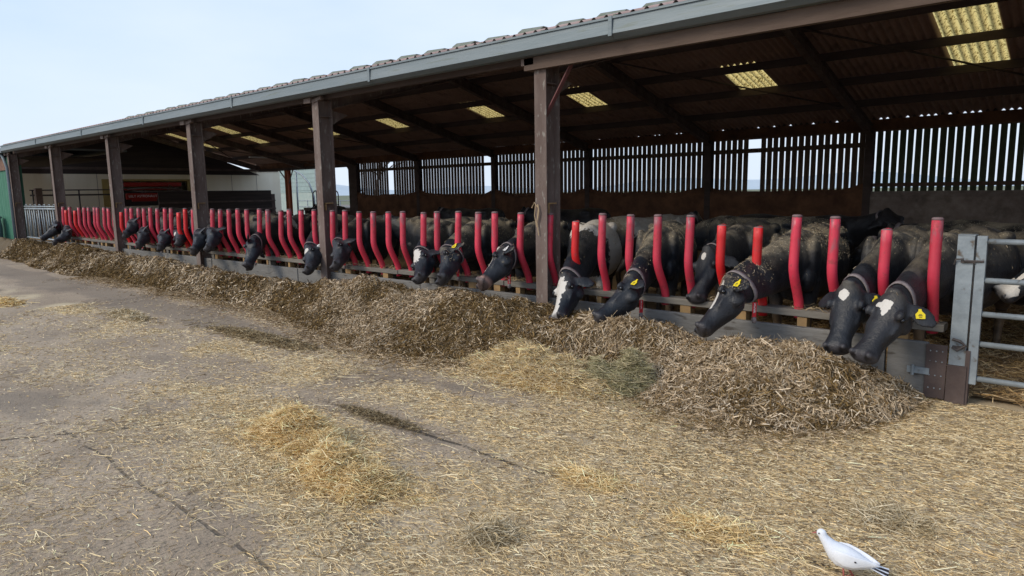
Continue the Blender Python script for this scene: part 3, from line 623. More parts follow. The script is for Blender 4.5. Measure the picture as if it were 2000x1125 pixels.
MB().box(-.3, -.1, -.9, 1.75, 2.12, 2.32).box(-.28, -.12, -.9, 1.7, 1.95, 2.02).build('upper_arm', 'robotred', rb, bevel=.02)
MB().tube([(-.1, -.8, 2.0), (0, .3, 2.06), (0, 1.7, 1.98)], .03, 8).tube([(0, -.3, 1.6), (0, -.1, 1.95), (0, .1, 1.6)], .03, 8).tube([(0, 1.0, 1.9), (0, 1.1, 2.2), (0, 1.4, 2.0)], .025, 8).tube([(0.02, -.6, 1.88), (0.02, 2.0, 1.9)], .02, 8).build('frame', 'steel', rb, True)
MB().box(.05, .2, -.95, .62, 1.52, 1.80).box(.05, .2, -.7, .4, 1.42, 1.52).build('panel', 'robotred', rb, bevel=.02)
MB().box(-.5, -.35, -1.2, 2.0, 1.2, 1.9).build('machine_body', 'pipe', rb, bevel=.03)
def text(s, size, name, m, parent, loc, rot, ext=.003, align='CENTER'):
    cu = bpy.data.curves.new(name, 'FONT'); cu.body = s; cu.size = size; cu.extrude = ext; cu.align_x = align; cu.align_y = 'CENTER'
    t = bpy.data.objects.new(name, cu); COL.objects.link(t); dg = bpy.context.evaluated_depsgraph_get(); me = bpy.data.meshes.new_from_object(t.evaluated_get(dg)); bpy.data.objects.remove(t)
    me.materials.clear(); me.materials.append(MT[m]); o = bpy.data.objects.new(name, me); COL.objects.link(o); o.parent = parent; o.location = loc; o.rotation_euler = rot; return o
text('LELY ASTRONAUT', .155, 'lettering', 'white', rb, (.205, -.22, 1.66), (R_(90), 0, R_(90)))
MB().box(.2, .206, .44, .47, 1.55, 1.78).box(.2, .206, .50, .52, 1.56, 1.77).box(.2, .206, .5, .62, 1.55, 1.57).build('white_lines', 'white', rb)
dp = empty('board_partition', (-33, 15.8, 0)); tag(dp, 'dark stained board partition standing in front of the cream wall', 'partition')
MB().box(-.05, .05, -2.85, 2.75, .02, 1.87).build('boarding', 'dark', dp)
MB().box(.055, .1, -2.85, 2.95, 1.3, 1.38).box(.055, .1, -2.85, 2.95, .9, .98).box(-.05, .05, 2.76, 2.95, .02, 1.68).build('rail', 'purlin', dp)
rl = empty('pipe_railing', (-33.8, 9.8, 0)); tag(rl, 'dark horizontal pipe railing in front of the cream wall at the far left', 'railing')
MB().tube([(0, -1.6, 1.97), (0, 1.9, 1.97)], .025, 8).build('top_pipe', 'pipe', rl, True); MB().tube([(0, -1.6, 1.76), (0, 1.9, 1.76)], .035, 8).build('lower_pipe', 'pipe', rl, True)
for y in (-1.5, .2, 1.8): MB().tube([(0, y, 0), (0, y, 1.98)], .03, 8).build('upright', 'pipe', rl, True)
wp = MB().box(-.12, .12, -.12, .12, 0, 2.05).build('wooden_post', 'steel', bevel=.01); wp.location = (-33.4, 8.4, 0); tag(wp, 'short brown square post behind the headlock barrier', 'post')
gb = empty('green_shed', (-28.5, 6.3, 0)); tag(gb, 'green-clad shed joining the barn at the left edge', 'building')
sh = MB(); xs = np.linspace(-2.5, 2.35, 90); v = []; f = []
for x in xs:
    y = -.35 + .02 * (math.sin(x * 2 * math.pi / .2) > 0); v += [(x, y, 0), (x, y, 2.95), (x, -.1, 0), (x, -.1, 2.95)]
for j in range(len(xs) - 1): f += [(j * 4, j * 4 + 4, j * 4 + 5, j * 4 + 1), (j * 4 + 1, j * 4 + 5, j * 4 + 7, j * 4 + 3)]
f += [(0, 1, 3, 2), tuple((len(xs) - 1) * 4 + k for k in (0, 2, 3, 1))]
sh.add(v, f).build('cladding', 'green', gb)
MB().box(-2.5, 1.75, -.39, -.37, 2.55, 2.95).build('fascia', 'brick', gb)
MB().box(-2.5, 2.5, -.62, -.45, 3.06, 3.2).box(-2.5, 2.5, -.45, 3, 3.2, 3.25).build('gutter', 'gutter', gb)
MB().tube([(1.9, -.5, 3.07), (2.2, -.5, 2.85), (2.35, -.48, 2.6), (2.4, -.48, .1)], .045, 10).build('downpipe', 'binm', gb, True)
bn = empty('water_butt', (-27.9, 5.55, 0)); tag(bn, 'grey plastic water butt with a lid against the green shed', 'barrel')
MB().tube([(0, 0, 0), (0, 0, .3), (0, 0, .7), (0, 0, 1.0)], [.28, .33, .34, .31], 24).build('drum', 'binm', bn, True)
MB().tube([(0, 0, 1.001), (0, 0, 1.05), (0, 0, 1.09)], [.35, .35, .25], 24).build('lid', 'binm', bn, True)
# outside, through the open bays
s_ = empty('feed_silo', (-43.5, 26.2, 0)); tag(s_, 'pale horizontally ribbed silo building seen through the open bay', 'silo')
mb = MB()
for i in range(34):
    z = 1.75 + i * .14; mb.box(-6, 2.9, -.02 if i % 2 else 0, .5, z, z + (.138 if i % 2 else .139))
mb.build('ribbed_cladding', 'silo', s_)
MB().box(-6, 2.85, .02, .45, 0, 1.748).build('base', 'silog', s_)
MB().box(2.92, 3.1, -.1, .1, 0, 6).build('corner_post', 'galv', s_)
tr = empty('bare_tree', (-52, 40, 0)); tag(tr, 'bare winter tree with fine twigs beyond the yard', 'tree')
random.seed(3)
def branch(mb, p, d, ln, r, lv):
    pts = [np.array(p)]; dd = np.array(d, float)
    for i in range(3):
        dd = dd + np.array([random.gauss(0, .12) for _ in range(3)]); dd /= np.linalg.norm(dd); pts.append(pts[-1] + dd * ln / 3)
    mb.tube(pts, [r, r * .85, r * .7, r * .55], 5 if lv < 3 else 3)
    if lv < 5:
        for k in range(3 if lv else 5):
            nd = dd + np.array([random.gauss(0, .55), random.gauss(0, .55), random.gauss(.1, .3)]); nd /= np.linalg.norm(nd); branch(mb, pts[-1] if k < 2 else pts[2], nd, ln * .72, r * .55, lv + 1)
MB().tube([(0, 0, 0), (0, 0, 1.2), (.05, 0, 2.2)], [.25, .2, .16], 8).build('trunk', 'bark', tr, True)
mb = MB(); branch(mb, (.05, 0, 2.15), (0, 0, 1), 1.7, .13, 0); mb.build('crown', 'bark', tr)
tr.scale = (1.15, 1.15, 1.0)
for i, (x, y, lab) in enumerate(((-31.2, 20.2, 'dark tubular cubicle hoop nearest the orange post'), (-29.9, 20.2, 'dark tubular cubicle hoop in the middle of the open bay'), (-27.8, 20.2, 'dark tubular hoop beside the right edge of the open bay'))):
    o = empty('cubicle_hoop', (x, y, 0)); tag(o, lab, 'railing', 'tubular hoops in the open bay')
    MB().tube([(-.5, 0, 0), (-.5, 0, 1.6), (-.4, 0, 1.75), (-.25, 0, 1.8), (.3, 0, 1.8), (.45, 0, 1.72), (.5, 0, 1.6), (.5, 0, 0)], .03, 8).build('hoop', 'pipe', o, True)
    MB().tube([(-.5, 0, 1.1), (.5, 0, 1.1)], .022, 6).tube([(-.15, 0, .5), (-.15, 0, 1.8)], .02, 6).tube([(.15, 0, .5), (.15, 0, 1.8)], .02, 6).build('cross_rail', 'pipe', o, True)
o = empty('yard_railing', (-31, 22.5, 0)); tag(o, 'pale galvanised yard railing outside the open bay', 'railing')
for z in (.6, .9, 1.25): MB().tube([(-6, 0, z), (5, 0, z)], .03, 6).build('rail', 'galv', o, True)
for x in np.arange(-6, 5.1, 1.1): MB().tube([(x, 0, 0), (x, 0, 1.3)], .035, 6).build('upright', 'galv', o, True)
o = empty('feed_trough', (-29.6, 19.7, 0)); tag(o, 'dark brown trough wall under the tubular hoops', 'trough')
MB().box(-1.9, 3.3, -.15, .15, 0, .95).build('tub', 'dark', o, bevel=.02); MB().box(-1.9, 3.3, -.2, -.152, .8, .95).build('rim', 'steel', o)
o = empty('diagonal_brace', (-33, 20.6, 0)); tag(o, 'pale curved pipe arching down beside the orange post', 'pipe')
MB().tube([(-1.2, 0, 3.0), (-.3, 0, 2.7), (.4, 0, 2.2), (.8, 0, 1.5), (.85, 0, .0)], .05, 8).build('arch', 'galv', o, True); MB().tube([(-1.0, .1, 2.9), (-1.0, .1, 0)], .05, 8).build('upright', 'galv', o, True)

# ------------------------------------------------------------ cows
def nrm(a): a = np.array(a, float); return a / np.linalg.norm(a)
def make_cow(label, W, yaw, P=None, Nn=None, hint=(0, 0, 1), patches=(), dust=.3, vox=.02, s=.95, group='dairy cows', tags=(), collar=True, redtag=None, pinkn=0, tan=.5, near=True, straw=0, hz_=None, lying=False, ped=None, thick=1.0):
    """W (x,y) ground point under the withers, yaw = heading; P poll, Nn nose in world space"""
    root = empty('dairy_cow', (W[0], W[1], 0), yaw); tag(root, label, 'cow', group)
    c_, s__ = math.cos(yaw), math.sin(yaw)
    def loc(p): d = np.array(p, float) - np.array((W[0], W[1], 0)); return np.array((c_ * d[0] + s__ * d[1], -s__ * d[0] + c_ * d[1], d[2]))
    def vec(p): p = np.array(p, float); return np.array((c_ * p[0] + s__ * p[1], -s__ * p[0] + c_ * p[1], p[2]))
    P = loc(P) if P is not None else np.array((.78, .05, 1.30)) * s; Nn = loc(Nn) if Nn is not None else P + np.array((.3, .0, -.36))
    a = nrm(Nn - P); HL = .505 * s / .95; u = vec(hint); u = nrm(u - a * (u @ a)); l = np.cross(a, u)
    dz = -.62 if lying else 0
    mb = MB(); X = np.array((1., 0, 0)); Y = np.array((0., 1, 0)); Z = np.array((0., 0, 1))
    T = [(.30, .98, .10, .16, .17), (.2, 1.0, .165, .24, .30), (.06, 1.0, .21, .31, .42), (-.12, .98, .255, .33, .43), (-.35, .96, .31, .32, .42), (-.62, .94, .355, .33, .42), (-.88, .95, .365, .34, .39), (-1.1, 1.0, .335, .32, .37), (-1.3, 1.06, .28, .25, .34), (-1.46, 1.08, .22, .21, .28), (-1.58, 1.1, .12, .15, .2)]
    mb.loft([(np.array((x * s, 0, z * s + dz)), Y, Z, hw * s * thick, hu * s, hd * s) for x, z, hw, hu, hd in T], 28, .22)
    for sg in (-1, 1):
        mb.ell(np.array((-1.12, sg * .215 * thick, 1.205)) * s + Z * dz, (.14 * s, .08 * s, .075 * s)); mb.ell(np.array((-1.46, sg * .10, 1.16)) * s + Z * dz, (.08, .06, .06))
        mb.ell(np.array((.02, sg * .185, 1.0)) * s + Z * dz, (.14 * s, .07 * s, .27 * s)); mb.ell(np.array((.14, sg * .17, .82)) * s + Z * dz, (.11 * s, .07 * s, .13 * s))
        mb.ell(np.array((-1.22, sg * .21, .92)) * s + Z * dz, (.22 * s, .12 * s, .26 * s))
        if not lying:
            off = random.uniform(-.08, .08)
            mb.tube([np.array(q) * s for q in ((.02, sg * .17, .82), (.02, sg * .165, .62), (.04 + off * .4, sg * .155, .42), (.03 + off * .6, sg * .15, .36), (.02 + off * .8, sg * .15, .14), (.04 + off, sg * .15, .07), (.06 + off, sg * .15, 0.005))], [.10 * s, .075 * s, .052 * s, .045 * s, .036 * s, .045 * s, .055 * s], 12)
            mb.tube([np.array(q) * s for q in ((-1.25, sg * .2, .9), (-1.16, sg * .21, .70), (-1.30, sg * .19, .54), (-1.40, sg * .17, .47), (-1.36, sg * .165, .3), (-1.33, sg * .165, .13), (-1.30, sg * .165, .06), (-1.28, sg * .165, 0.005))], [.15 * s, .125 * s, .075 * s, .052 * s, .042 * s, .037 * s, .045 * s, .056 * s], 12)
        else:
            mb.tube([np.array(q) for q in ((.1, sg * .2, .25), (.35, sg * .3, .12), (.1, sg * .34, .06))], [.1, .06, .05], 10); mb.ell((-1.1, sg * .34, .22), (.35, .16, .2))
    mb.ell(np.array((-1.0, 0, .60)) * s + Z * dz, (.2 * s, .15 * s, .14 * s))
    mb.tube([np.array(q) * s + Z * dz for q in ((-1.52, 0, 1.24), (-1.64, 0, 1.16), (-1.68, .01, .9), (-1.68, .02, .62))], [.035, .03, .024, .03], 8)
    # neck
    J = P + a * .06 - u * .115; B = np.array((-.02 * s, 0, 1.03 * s + dz)); C1 = np.array((.34 * s, 0, .99 * s + dz)) ; C2 = J - a * .02 - (J - C1) * .3
    secs = []; ns = 9; nd = {}
    for i in range(ns):
        t = i / (ns - 1); c = (1 - t) ** 3 * B + 3 * (1 - t) ** 2 * t * C1 + 3 * (1 - t) * t * t * C2 + t ** 3 * J
        tg = nrm(3 * (1 - t) ** 2 * (C1 - B) + 6 * (1 - t) * t * (C2 - C1) + 3 * t * t * (J - C2))
        lw = l * (1 if l @ Y > 0 else -1) if abs(l @ Y) > .3 else Y; sd = nrm(Y * (1 - t) + lw * t); sd = nrm(sd - tg * (sd @ tg)); up = np.cross(tg, sd)
        if up @ Z < -.2 and t < .5: up = -up
        hw = np.interp(t, (0, .4, .8, 1), (.17, .135, .105, .095)) * s; hh = np.interp(t, (0, .35, .75, 1), (.29, .24, .185, .14)) * s
        secs.append((c, sd, up, hw, hh, hh)); nd[i] = (c, sd, up, tg, hw, hh)
    mb.loft(secs, 20, 0)
    # head
    def hp(t, la, h): return P + a * t * HL / .5 + l * la * 1.14 + u * h * 1.16
    mb.ell(hp(-.02, 0, -.01), (.045, .055, .03), [a, l, u])
    HB = 1.17
    H = [(-.05, .040, -.03, -.10), (-.02, .065, .006, -.14), (.03, .090, .018, -.19), (.09, .106, .014, -.225), (.15, .112, .006, -.25), (.21, .098, -.004, -.245), (.27, .088, -.008, -.232), (.33, .077, -.010, -.208), (.39, .071, -.012, -.186), (.43, .076, -.010, -.172), (.47, .086, -.008, -.162), (.505, .090, -.010, -.154), (.53, .080, -.024, -.138), (.548, .050, -.05, -.11)]
    mb.loft([(hp(t, 0, (tp + bt) / 2), l, u, w_ * HB, (tp - bt) / 2, (tp - bt) / 2) for t, w_, tp, bt in H], 22, -.12)
    for sg in (-1, 1):
        mb.ell(hp(.148, sg * .104, -.034), (.045, .030, .026), [a, l, u]); mb.ell(hp(.21, sg * .088, -.085), (.10, .022, .02), [a, l, u]); mb.ell(hp(.15, sg * .088, -.17), (.075, .035, .06), [a, l, u]); mb.ell(hp(.13, sg * .07, -.15), (.08, .045, .07), [a, l, u])   # brow, jaw
        mb.ell(hp(.508, sg * .058, -.034), (.030, .028, .034), [a, l, u])                                                         # nostril wing
        e0 = hp(.035, sg * .085, -.075); ed = nrm(l * sg * .85 - a * .05 - u * .42 + vec((0, 0, -.38))); ew = nrm(a - ed * (a @ ed)); et = np.cross(ed, ew)
        mb.loft([(e0 + ed * q, ew, et, w_, .013, .013) for q, w_ in ((-.02, .028), (.03, .044), (.08, .070), (.135, .078), (.185, .060), (.23, .026))], 12)
        tg_ = [t for t in tags if t[0] == sg]
        if tg_:
            f = et if et @ vec((0, -1, .2)) > 0 else -et; q = e0 + ed * .10 + f * .022 + ew * -.0
            tz = nrm(vec((0, 0, 1)) - f * (vec((0, 0, 1)) @ f)); tx = np.cross(tz, f)
            tm = MB(); o_ = [(-.026, -.034), (.026, -.034), (.028, -.004), (.010, .016), (.008, .03), (-.008, .03), (-.010, .016), (-.028, -.004)]
            tm.add([q + tx * x * 1.15 + tz * z * 1.15 + f * k for k in (0, .003) for x, z in o_], [tuple(range(8))[::-1], tuple(range(8, 16))] + [(i, (i + 1) % 8, 8 + (i + 1) % 8, 8 + i) for i in range(8)])
            et_ = tm.build('ear_tag', tg_[0][1], root)
            dm = MB()
            if near:
                dm.obox(q + f * .004 + tz * -.016, tx, tz, f, .013, .003, .0008).obox(q + f * .004 + tz * -.006, tx, tz, f, .009, .002, .0008).obox(q + f * .004 + tz * -.028, tx, tz, f, .010, .002, .0008); dm.build('printing', 'birddark', et_)
    me = mb.mesh('raw'); o = bpy.data.objects.new('raw', me); COL.objects.link(o)
    r = o.modifiers.new('r', 'REMESH'); r.mode = 'VOXEL'; r.voxel_size = vox; sm = o.modifiers.new('s', 'SMOOTH'); sm.factor = .5; sm.iterations = max(1, int(round(.035 / vox)))
    dg = bpy.context.evaluated_depsgraph_get(); me2 = bpy.data.meshes.new_from_object(o.evaluated_get(dg)); bpy.data.objects.remove(o); bpy.data.meshes.remove(me)
    me2.name = 'body'; nv = len(me2.vertices); Vc = np.empty(nv * 3, np.float32); me2.vertices.foreach_get('co', Vc); Vc = Vc.reshape(-1, 3).astype(float)
    Nr = np.empty(nv * 3, np.float32); me2.vertex_normals.foreach_get('vector', Nr); Nr = Nr.reshape(-1, 3)
    d = Vc - P; ht = d @ a * .5 / HL; hl_ = d @ l; hu = d @ u; inhead = (ht > -.03) & (np.abs(hl_) < .16) & (hu > -.3) & (hu < .06) & (ht < .6)
    white = np.full(nv, -1.)
    for pt in patches:
        if pt[0] == 'h':
            _, ct, cl, rt, rl_ = pt; f = 1 - np.sqrt(((ht - ct) / rt) ** 2 + ((hl_ - cl) / rl_) ** 2); f = np.where(inhead & (hu > -.06), f, -1)
        elif pt[0] == 'hs':
            _, ct, cl, cu_, r3 = pt; f = 1 - np.sqrt(((ht - ct) / r3) ** 2 + ((hl_ - cl) / r3) ** 2 + ((hu - cu_) / r3) ** 2); f = np.where(inhead, f, -1)
        else:
            _, cx_, cy_, cz_, rx, ry, rz = pt; f = 1 - np.sqrt(((Vc[:, 0] / s - cx_) / rx) ** 2 + ((Vc[:, 1] / s - cy_) / ry) ** 2 + ((Vc[:, 2] / s - cz_) / rz) ** 2)
        white = np.maximum(white, f)
    zz = Vc[:, 2] / s
    du = np.clip((Nr[:, 2] - .05) / .6, 0, 1) * np.clip((zz - dz / s - .95) / .3, 0, 1); du = np.where(inhead, du * .25 + .25 * np.clip((-ht + .1) / .1, 0, 1) * np.clip(hu * 20 + 1.5, 0, 1) * (straw > 0), du); du *= (np.linalg.norm(d, axis=1) > .34) | inhead; du = np.clip(du * dust * 1.3, 0, 1)
    tn = np.clip((.62 - zz) / .3, 0, 1) * tan * ~(Vc[:, 0] > .35 * s) if not lying else np.zeros(nv)
    pk = np.where(inhead, np.clip((ht - .43) / .05, 0, 1), 0) * pinkn
    nsd = np.minimum(np.sqrt(((ht - .535) / .016) ** 2 + ((hl_ - .050) / .014) ** 2 + ((hu + .035) / .03) ** 2), np.sqrt(((ht - .535) / .016) ** 2 + ((hl_ + .050) / .014) ** 2 + ((hu + .035) / .03) ** 2))
    dk = np.where(inhead, np.clip(1.8 - nsd, 0, 1), 0); dk = np.maximum(dk, np.where(inhead & (ht > .43), np.clip(1 - np.abs(hu + .098 + (ht - .45) * .25) / .012, 0, 1), 0)); mz = np.where(inhead, np.clip((ht - .48) / .03, 0, 1) * .8, 0); eyr = np.sqrt(((ht - .168) / .05) ** 2 + ((hu + .06) / .035) ** 2); mz = np.maximum(mz, np.where(inhead & (np.abs(hl_) > .07), np.clip(1.2 - eyr, 0, 1) * .55, 0))
    for nm, arr in (('white', white), ('dust', du), ('tan', tn), ('pink', pk), ('dark', dk), ('muz', mz)):
        at_ = me2.attributes.new(nm, 'FLOAT', 'POINT'); at_.data.foreach_set('value', arr.astype(np.float32))
    me2.polygons.foreach_set('use_smooth', np.ones(len(me2.polygons), bool)); me2.materials.clear(); me2.materials.append(MT['coat'])
    bo = bpy.data.objects.new('body', me2); COL.objects.link(bo); bo.parent = root
    if near:
        for sg in (-1, 1):
            e = MB().ell(hp(.168, sg * .119, -.060), (.021, .016, .018), [a, l, u], 14, 10).build('eye', 'eye', root, True)
    if collar:
        i = 7; c, sd, up, tg, hw, hh = nd[i]; cm = MB(); v = []; f = []; n = 28; bw = .023
        for k in range(n):
            t = 2 * math.pi * k / n; rr = 1.03
            for (off, g) in ((-bw, rr), (bw, rr), (bw, rr - .06), (-bw, rr - .06)): v.append(c + tg * off + sd * (hw + .008) * g * math.sin(t) + up * (hh + .008) * g * math.cos(t))
        for k in range(n):
            k2 = (k + 1) % n
            for j in range(4): j2 = (j + 1) % 4; f.append((k * 4 + j, k * 4 + j2, k2 * 4 + j2, k2 * 4 + j))
        cl = cm.add(v, f).build('collar', 'collar', root, True)
        if redtag:
            dn_ = vec((0, 0, -1)); g = min([np.array(x) for x in v], key=lambda q: q[2]); cand = [np.array(x) for x in v]
            side = vec((.55, -.8, 0)); q = max(cand, key=lambda q: q @ side * 1.0 - q[2] * .6)
            ln = .13; c0 = q + dn_ * .085 + side * .012; fz = nrm(side); tx = np.cross(fz, Z)
            rt = MB().obox(c0, tx, fz, Z, .018, .005, ln / 2).build('number_tag', 'tagred', cl, bevel=.003)
            wx = c_ * c0[0]; 
            for k, ch in enumerate(redtag):
                q2 = c0 + fz * .007 + Z * (ln / 2 - .022 - k * .029); ang = math.atan2(fz[1], fz[0]) + math.pi / 2
                t_ = text(ch, .036, 'digit', 'tagwhite', cl, q2, (R_(90), R_(0), ang), .0006)
            MB().ell(c0 + dn_ * (ln / 2 + .025), (.022, .022, .03)).build('weight', 'collar', cl, True)
    if straw:
        m_ = (Nr[:, 2] > .25) & (zz > .85 + dz / s); m_ |= inhead & (ht < .12) & (hu > -.02); idx = np.nonzero(m_)[0]
        pr = vnoise(Vc[idx, 0], Vc[idx, 1], 4, 3) ** 3 + .01; pr /= pr.sum(); ii = rng.choice(idx, straw, p=pr); Pp = Vc[ii] + Nr[ii] * .008
        D = rng.normal(size=(straw, 3)); D -= Nr[ii] * (np.sum(D * Nr[ii], 1) * .9)[:, None]
        me3 = strand_mesh('straw_litter', Pp, D, rng.uniform(.008, .032, straw), rng.uniform(.0018, .0042, straw), pick([(.50, .42, .29), (.38, .31, .2), (.24, .18, .11)], straw), .06)
        tag(linkmesh('straw_litter', me3, 'straw', root), kind='stuff')
    return root
Dn = R_(-90)
BY = 'tagyellow'
def feed(label, pp, Yp, npx, Yn, wr, hint, wy=6.75, vox=.02, **k):
    P = at(pp[0], pp[1], 1, Yp); Nn = at(npx[0], npx[1], 1, Yn); Ln = np.linalg.norm(Nn - P); Nn = P + (Nn - P) * (.5 / Ln)
    W = at(wr[0], 445, 1, wy)[0]; Rr = at(wr[1], 440, 1, wy + 1.4)[0]; return make_cow(label, (W, wy), math.atan2(-1.4, W - Rr), P, Nn, hint, vox=vox, **k)
L_ = (-1, -.35, .45); Fh = (0, -1, .35)
far = dict(vox=.028, near=False)
feed('leftmost feeding black cow, reaching out through the grey headlocks', (106, 436), 5.72, (66, 474), 5.2, (128, 175), (-.7, -.6, .6), patches=[('hs', .08, -.06, 0, .035)], **far)
feed('second feeding cow from the left, black with a small white forehead mark', (126, 449), 5.75, (92, 479), 5.25, (143, 195), (-.7, -.6, .6), patches=[('h', .08, 0, .045, .035)], redtag='21', **far)
feed('black cow feeding alone at the far end where the slanted red bars end', (249, 437), 5.75, (224, 477), 5.2, (268, 318), (-.8, -.6, .4), patches=[('h', .06, 0, .04, .04)], **far)
feed('black cow head hanging straight down, first of the far huddle of five', (268, 458), 5.7, (256, 500), 5.25, (300, 345), (-.7, -.8, .2), redtag='14', **far)
feed('black cow with a pale collar, second of the far huddle', (308, 463), 5.75, (300, 503), 5.3, (335, 385), (-.6, -.8, .2), redtag='30', **far)
feed('grey-faced cow with a white forehead spot in the middle of the far huddle', (340, 452), 5.95, (342, 492), 5.55, (362, 415), Fh, patches=[('h', .12, 0, .05, .05)], **far)
feed('black cow with a yellow ear tag, muzzle in the silage, far huddle', (378, 462), 5.65, (362, 509), 5.2, (395, 450), (-.7, -.8, .2), tags=((1, BY),), **far)
feed('dark grey-faced cow just left of the third near column, face to the camera', (406, 450), 5.75, (392, 504), 5.3, (432, 490), (-.2, -1, .4), redtag='45', vox=.022, near=False)
feed('black cow with neck stretched left, white nose edge and red number tag', (483, 478), 5.65, (473, 533), 5.35, (545, 610), (-1, -.35, .05), patches=[('h', .38, 0, .2, .022), ('b', -.25, .0, 1.35, .17, .5, .35), ('b', -.75, -.2, 1.1, .18, .2, .5)], redtag='62', vox=.02, dust=.2)
feed('black cow facing the camera with a torn white forehead patch, left of the fourth column', (597, 483), 5.75, (590, 543), 5.35, (640, 700), (-.15, -1, .35), patches=[('h', .10, -.005, .045, .06)], tags=((-1, 'tagwhite'),), vox=.018, dust=.3)
feed('plain black cow at the foot of the fourth column, ears out', (652, 474), 5.8, (644, 530), 5.4, (700, 765), (-.2, -1, .3), redtag='9', tags=((1, 'tagwhite'),), vox=.018, dust=.3)
feed('black cow with a big white heart-shaped blaze and brown ears', (812, 492), 5.75, (808, 550), 5.35, (862, 925), (-.05, -1, .35), patches=[('h', .08, 0, .12, .075)], vox=.018, dust=.6)
feed('black cow turned left beside the white-blazed cow, straw heap on its back', (862, 490), 5.75, (848, 552), 5.35, (925, 990), (-.75, -.7, .35), redtag='351', tags=((-1, BY),), vox=.018, dust=1.0, straw=900, patches=[('b', -.1, -.25, 1.2, .12, .1, .1)])
feed('black cow in profile with a long white blaze, pink muzzle and numbered red tag', (972, 490), 5.72, (916, 566), 5.2, (1040, 1085), (-1, -.35, .45), patches=[('h', .17, -.03, .24, .036)], redtag='3363', pinkn=.8, tags=((-1, 'tagwhite'),), vox=.014, dust=.5, straw=500)
feed('black and white cow with a broad white face beside the near column', (1098, 538), 5.68, (1080, 608), 5.35, (1150, 1172), (-.25, -1, .3), patches=[('h', .15, .02, .13, .09), ('h', .30, .02, .22, .055), ('h', .45, .0, .12, .04), ('b', -.15, .05, 1.32, .40, .6, .26), ('b', -.45, .34, .95, .42, .22, .6), ('b', -.9, .2, 1.1, .5, .5, .5), ('b', -.1, 0, .52, .6, .4, .16)], vox=.014, dust=.35, straw=260)
feed('grey-black cow in profile with straw over its head and a yellow ear tag', (1222, 543), 5.68, (1155, 614), 5.3, (1285, 1318), (-1, -.25, .6), tags=((-1, BY),), redtag='312', vox=.014, dust=1.1, straw=1800)
feed('cow set back behind the bars with a small white square on its forehead', (1378, 487), 6.25, (1356, 556), 6.0, (1440, 1490), (-.25, -1, .3), wy=7.3, patches=[('h', .075, 0, .04, .03)], vox=.016, dust=.4)
feed('large black cow in profile, white forehead streak and yellow ear tag, crusted in straw', (1416, 545), 5.62, (1340, 657), 5.2, (1555, 1612), (-1, -.3, .35), patches=[('h', .10, -.03, .08, .05), ('h', .2, -.055, .14, .02)], tags=((-1, BY),), redtag='358', vox=.013, dust=1.2, straw=2600)
feed('black cow with a small white diamond on its forehead, ears spread wide', (1655, 556), 5.72, (1625, 678), 5.42, (1745, 1785), (-.12, -1, .45), patches=[('h', .085, .01, .045, .04)], tags=((-1, BY),), vox=.013, dust=.5, straw=60)
feed('nearest black cow with a white star and yellow tag in its lowered ear', (1742, 572), 5.58, (1668, 702), 5.25, (1850, 1935), (-.30, -1, .55), patches=[('h', .10, .0, .05, .045), ('h', .105, .03, .022, .05), ('h', .135, -.01, .05, .02)], tags=((-1, BY),), vox=.012, dust=.55, straw=120, tan=.9)
G2 = 'cows standing inside the barn'
def bg(label, x, y, yaw, **k):
    return make_cow(label, (x, y), R_(yaw), group=G2, vox=k.pop('vox', .026), near=k.pop('near', False), **k)
bg('dark cow standing side-on behind the empty bars right of the fourth column', -8.95, 7.75, 182, dust=.6, P=(-9.7, 7.6, 1.25), Nn=(-10.0, 7.5, .9))
bg('dark cow standing side-on behind the bars left of the fourth column', -12.6, 7.9, 176, dust=.6, P=(-13.4, 7.8, 1.2), Nn=(-13.8, 7.8, .9))
bg('tan and white cow standing behind the black and white cow', -5.35, 9.9, 78, dust=1.5, patches=[('b', 0, 0, 1.1, .5, .4, .4), ('b', -.9, 0, 1.2, .5, .5, .3)], straw=300)
bg('cow with a thick crust of straw over its back, standing side-on behind the newer bars', -4.3, 9.6, 178, dust=1.6, straw=3500, vox=.02, P=(-5.0, 9.7, .95), Nn=(-5.4, 9.7, .6))
bg('black cow with a yellow ear tag looking along the barn behind the straw-backed cow', -2.95, 10.4, 5, dust=.1, P=(-2.25, 10.1, 1.32), Nn=(-1.95, 9.9, 1.05), tags=((-1, BY),), hint=(.3, -.5, .8))
bg('black cow lying side-on behind the two nearest feeding cows', -1.55, 8.6, 178, s=.9, dust=.4, P=(-2.1, 8.5, 1.05), Nn=(-2.4, 8.4, .75))
bg('long dark-backed cow side-on at the right, behind the nearest cow', -1.3, 9.4, 180, dust=.8, P=(-2.1, 9.5, 1.15), Nn=(-2.4, 9.5, .8))
make_cow('cow behind the gate with a white muzzle, looking left', (.06, 7.25), R_(200), (-.32, 7.05, 1.12), (-.62, 6.98, .82), (-.4, -.7, .5), patches=[('hs', .46, 0, -.03, .10), ('h', .25, 0, .2, .02)], group=G2, vox=.016, dust=.4, tan=1.2)
bg('black cow with a white rump streak far back against the slatted wall', -12.5, 12.2, 178, dust=.2, patches=[('b', -.6, -.1, 1.3, .12, .12, .1)])
bg('black cow far back in the middle of the barn, beside the white-streaked one', -9.9, 12.6, 185, dust=.15)
bg('brown-backed cow behind the far red bars', -19.0, 8.6, 180, dust=.9, patches=[('b', .2, -.1, 1.1, .1, .3, .3)])
bg('dark cow with white shoulder marks behind the bars of the far huddle', -16.2, 8.8, 178, dust=.3, patches=[('b', -.1, 0, 1.3, .12, .2, .1), ('b', -1.2, 0, 1.3, .15, .2, .1)])
bg('dark cow behind the third near column, seen between the bars', -15.0, 7.6, 184, dust=.5, P=(-15.8, 7.5, 1.2), Nn=(-16.1, 7.4, .85))
bg('black cow at the very back left, against the parlour railings', -25.5, 10.5, 190, dust=.3)
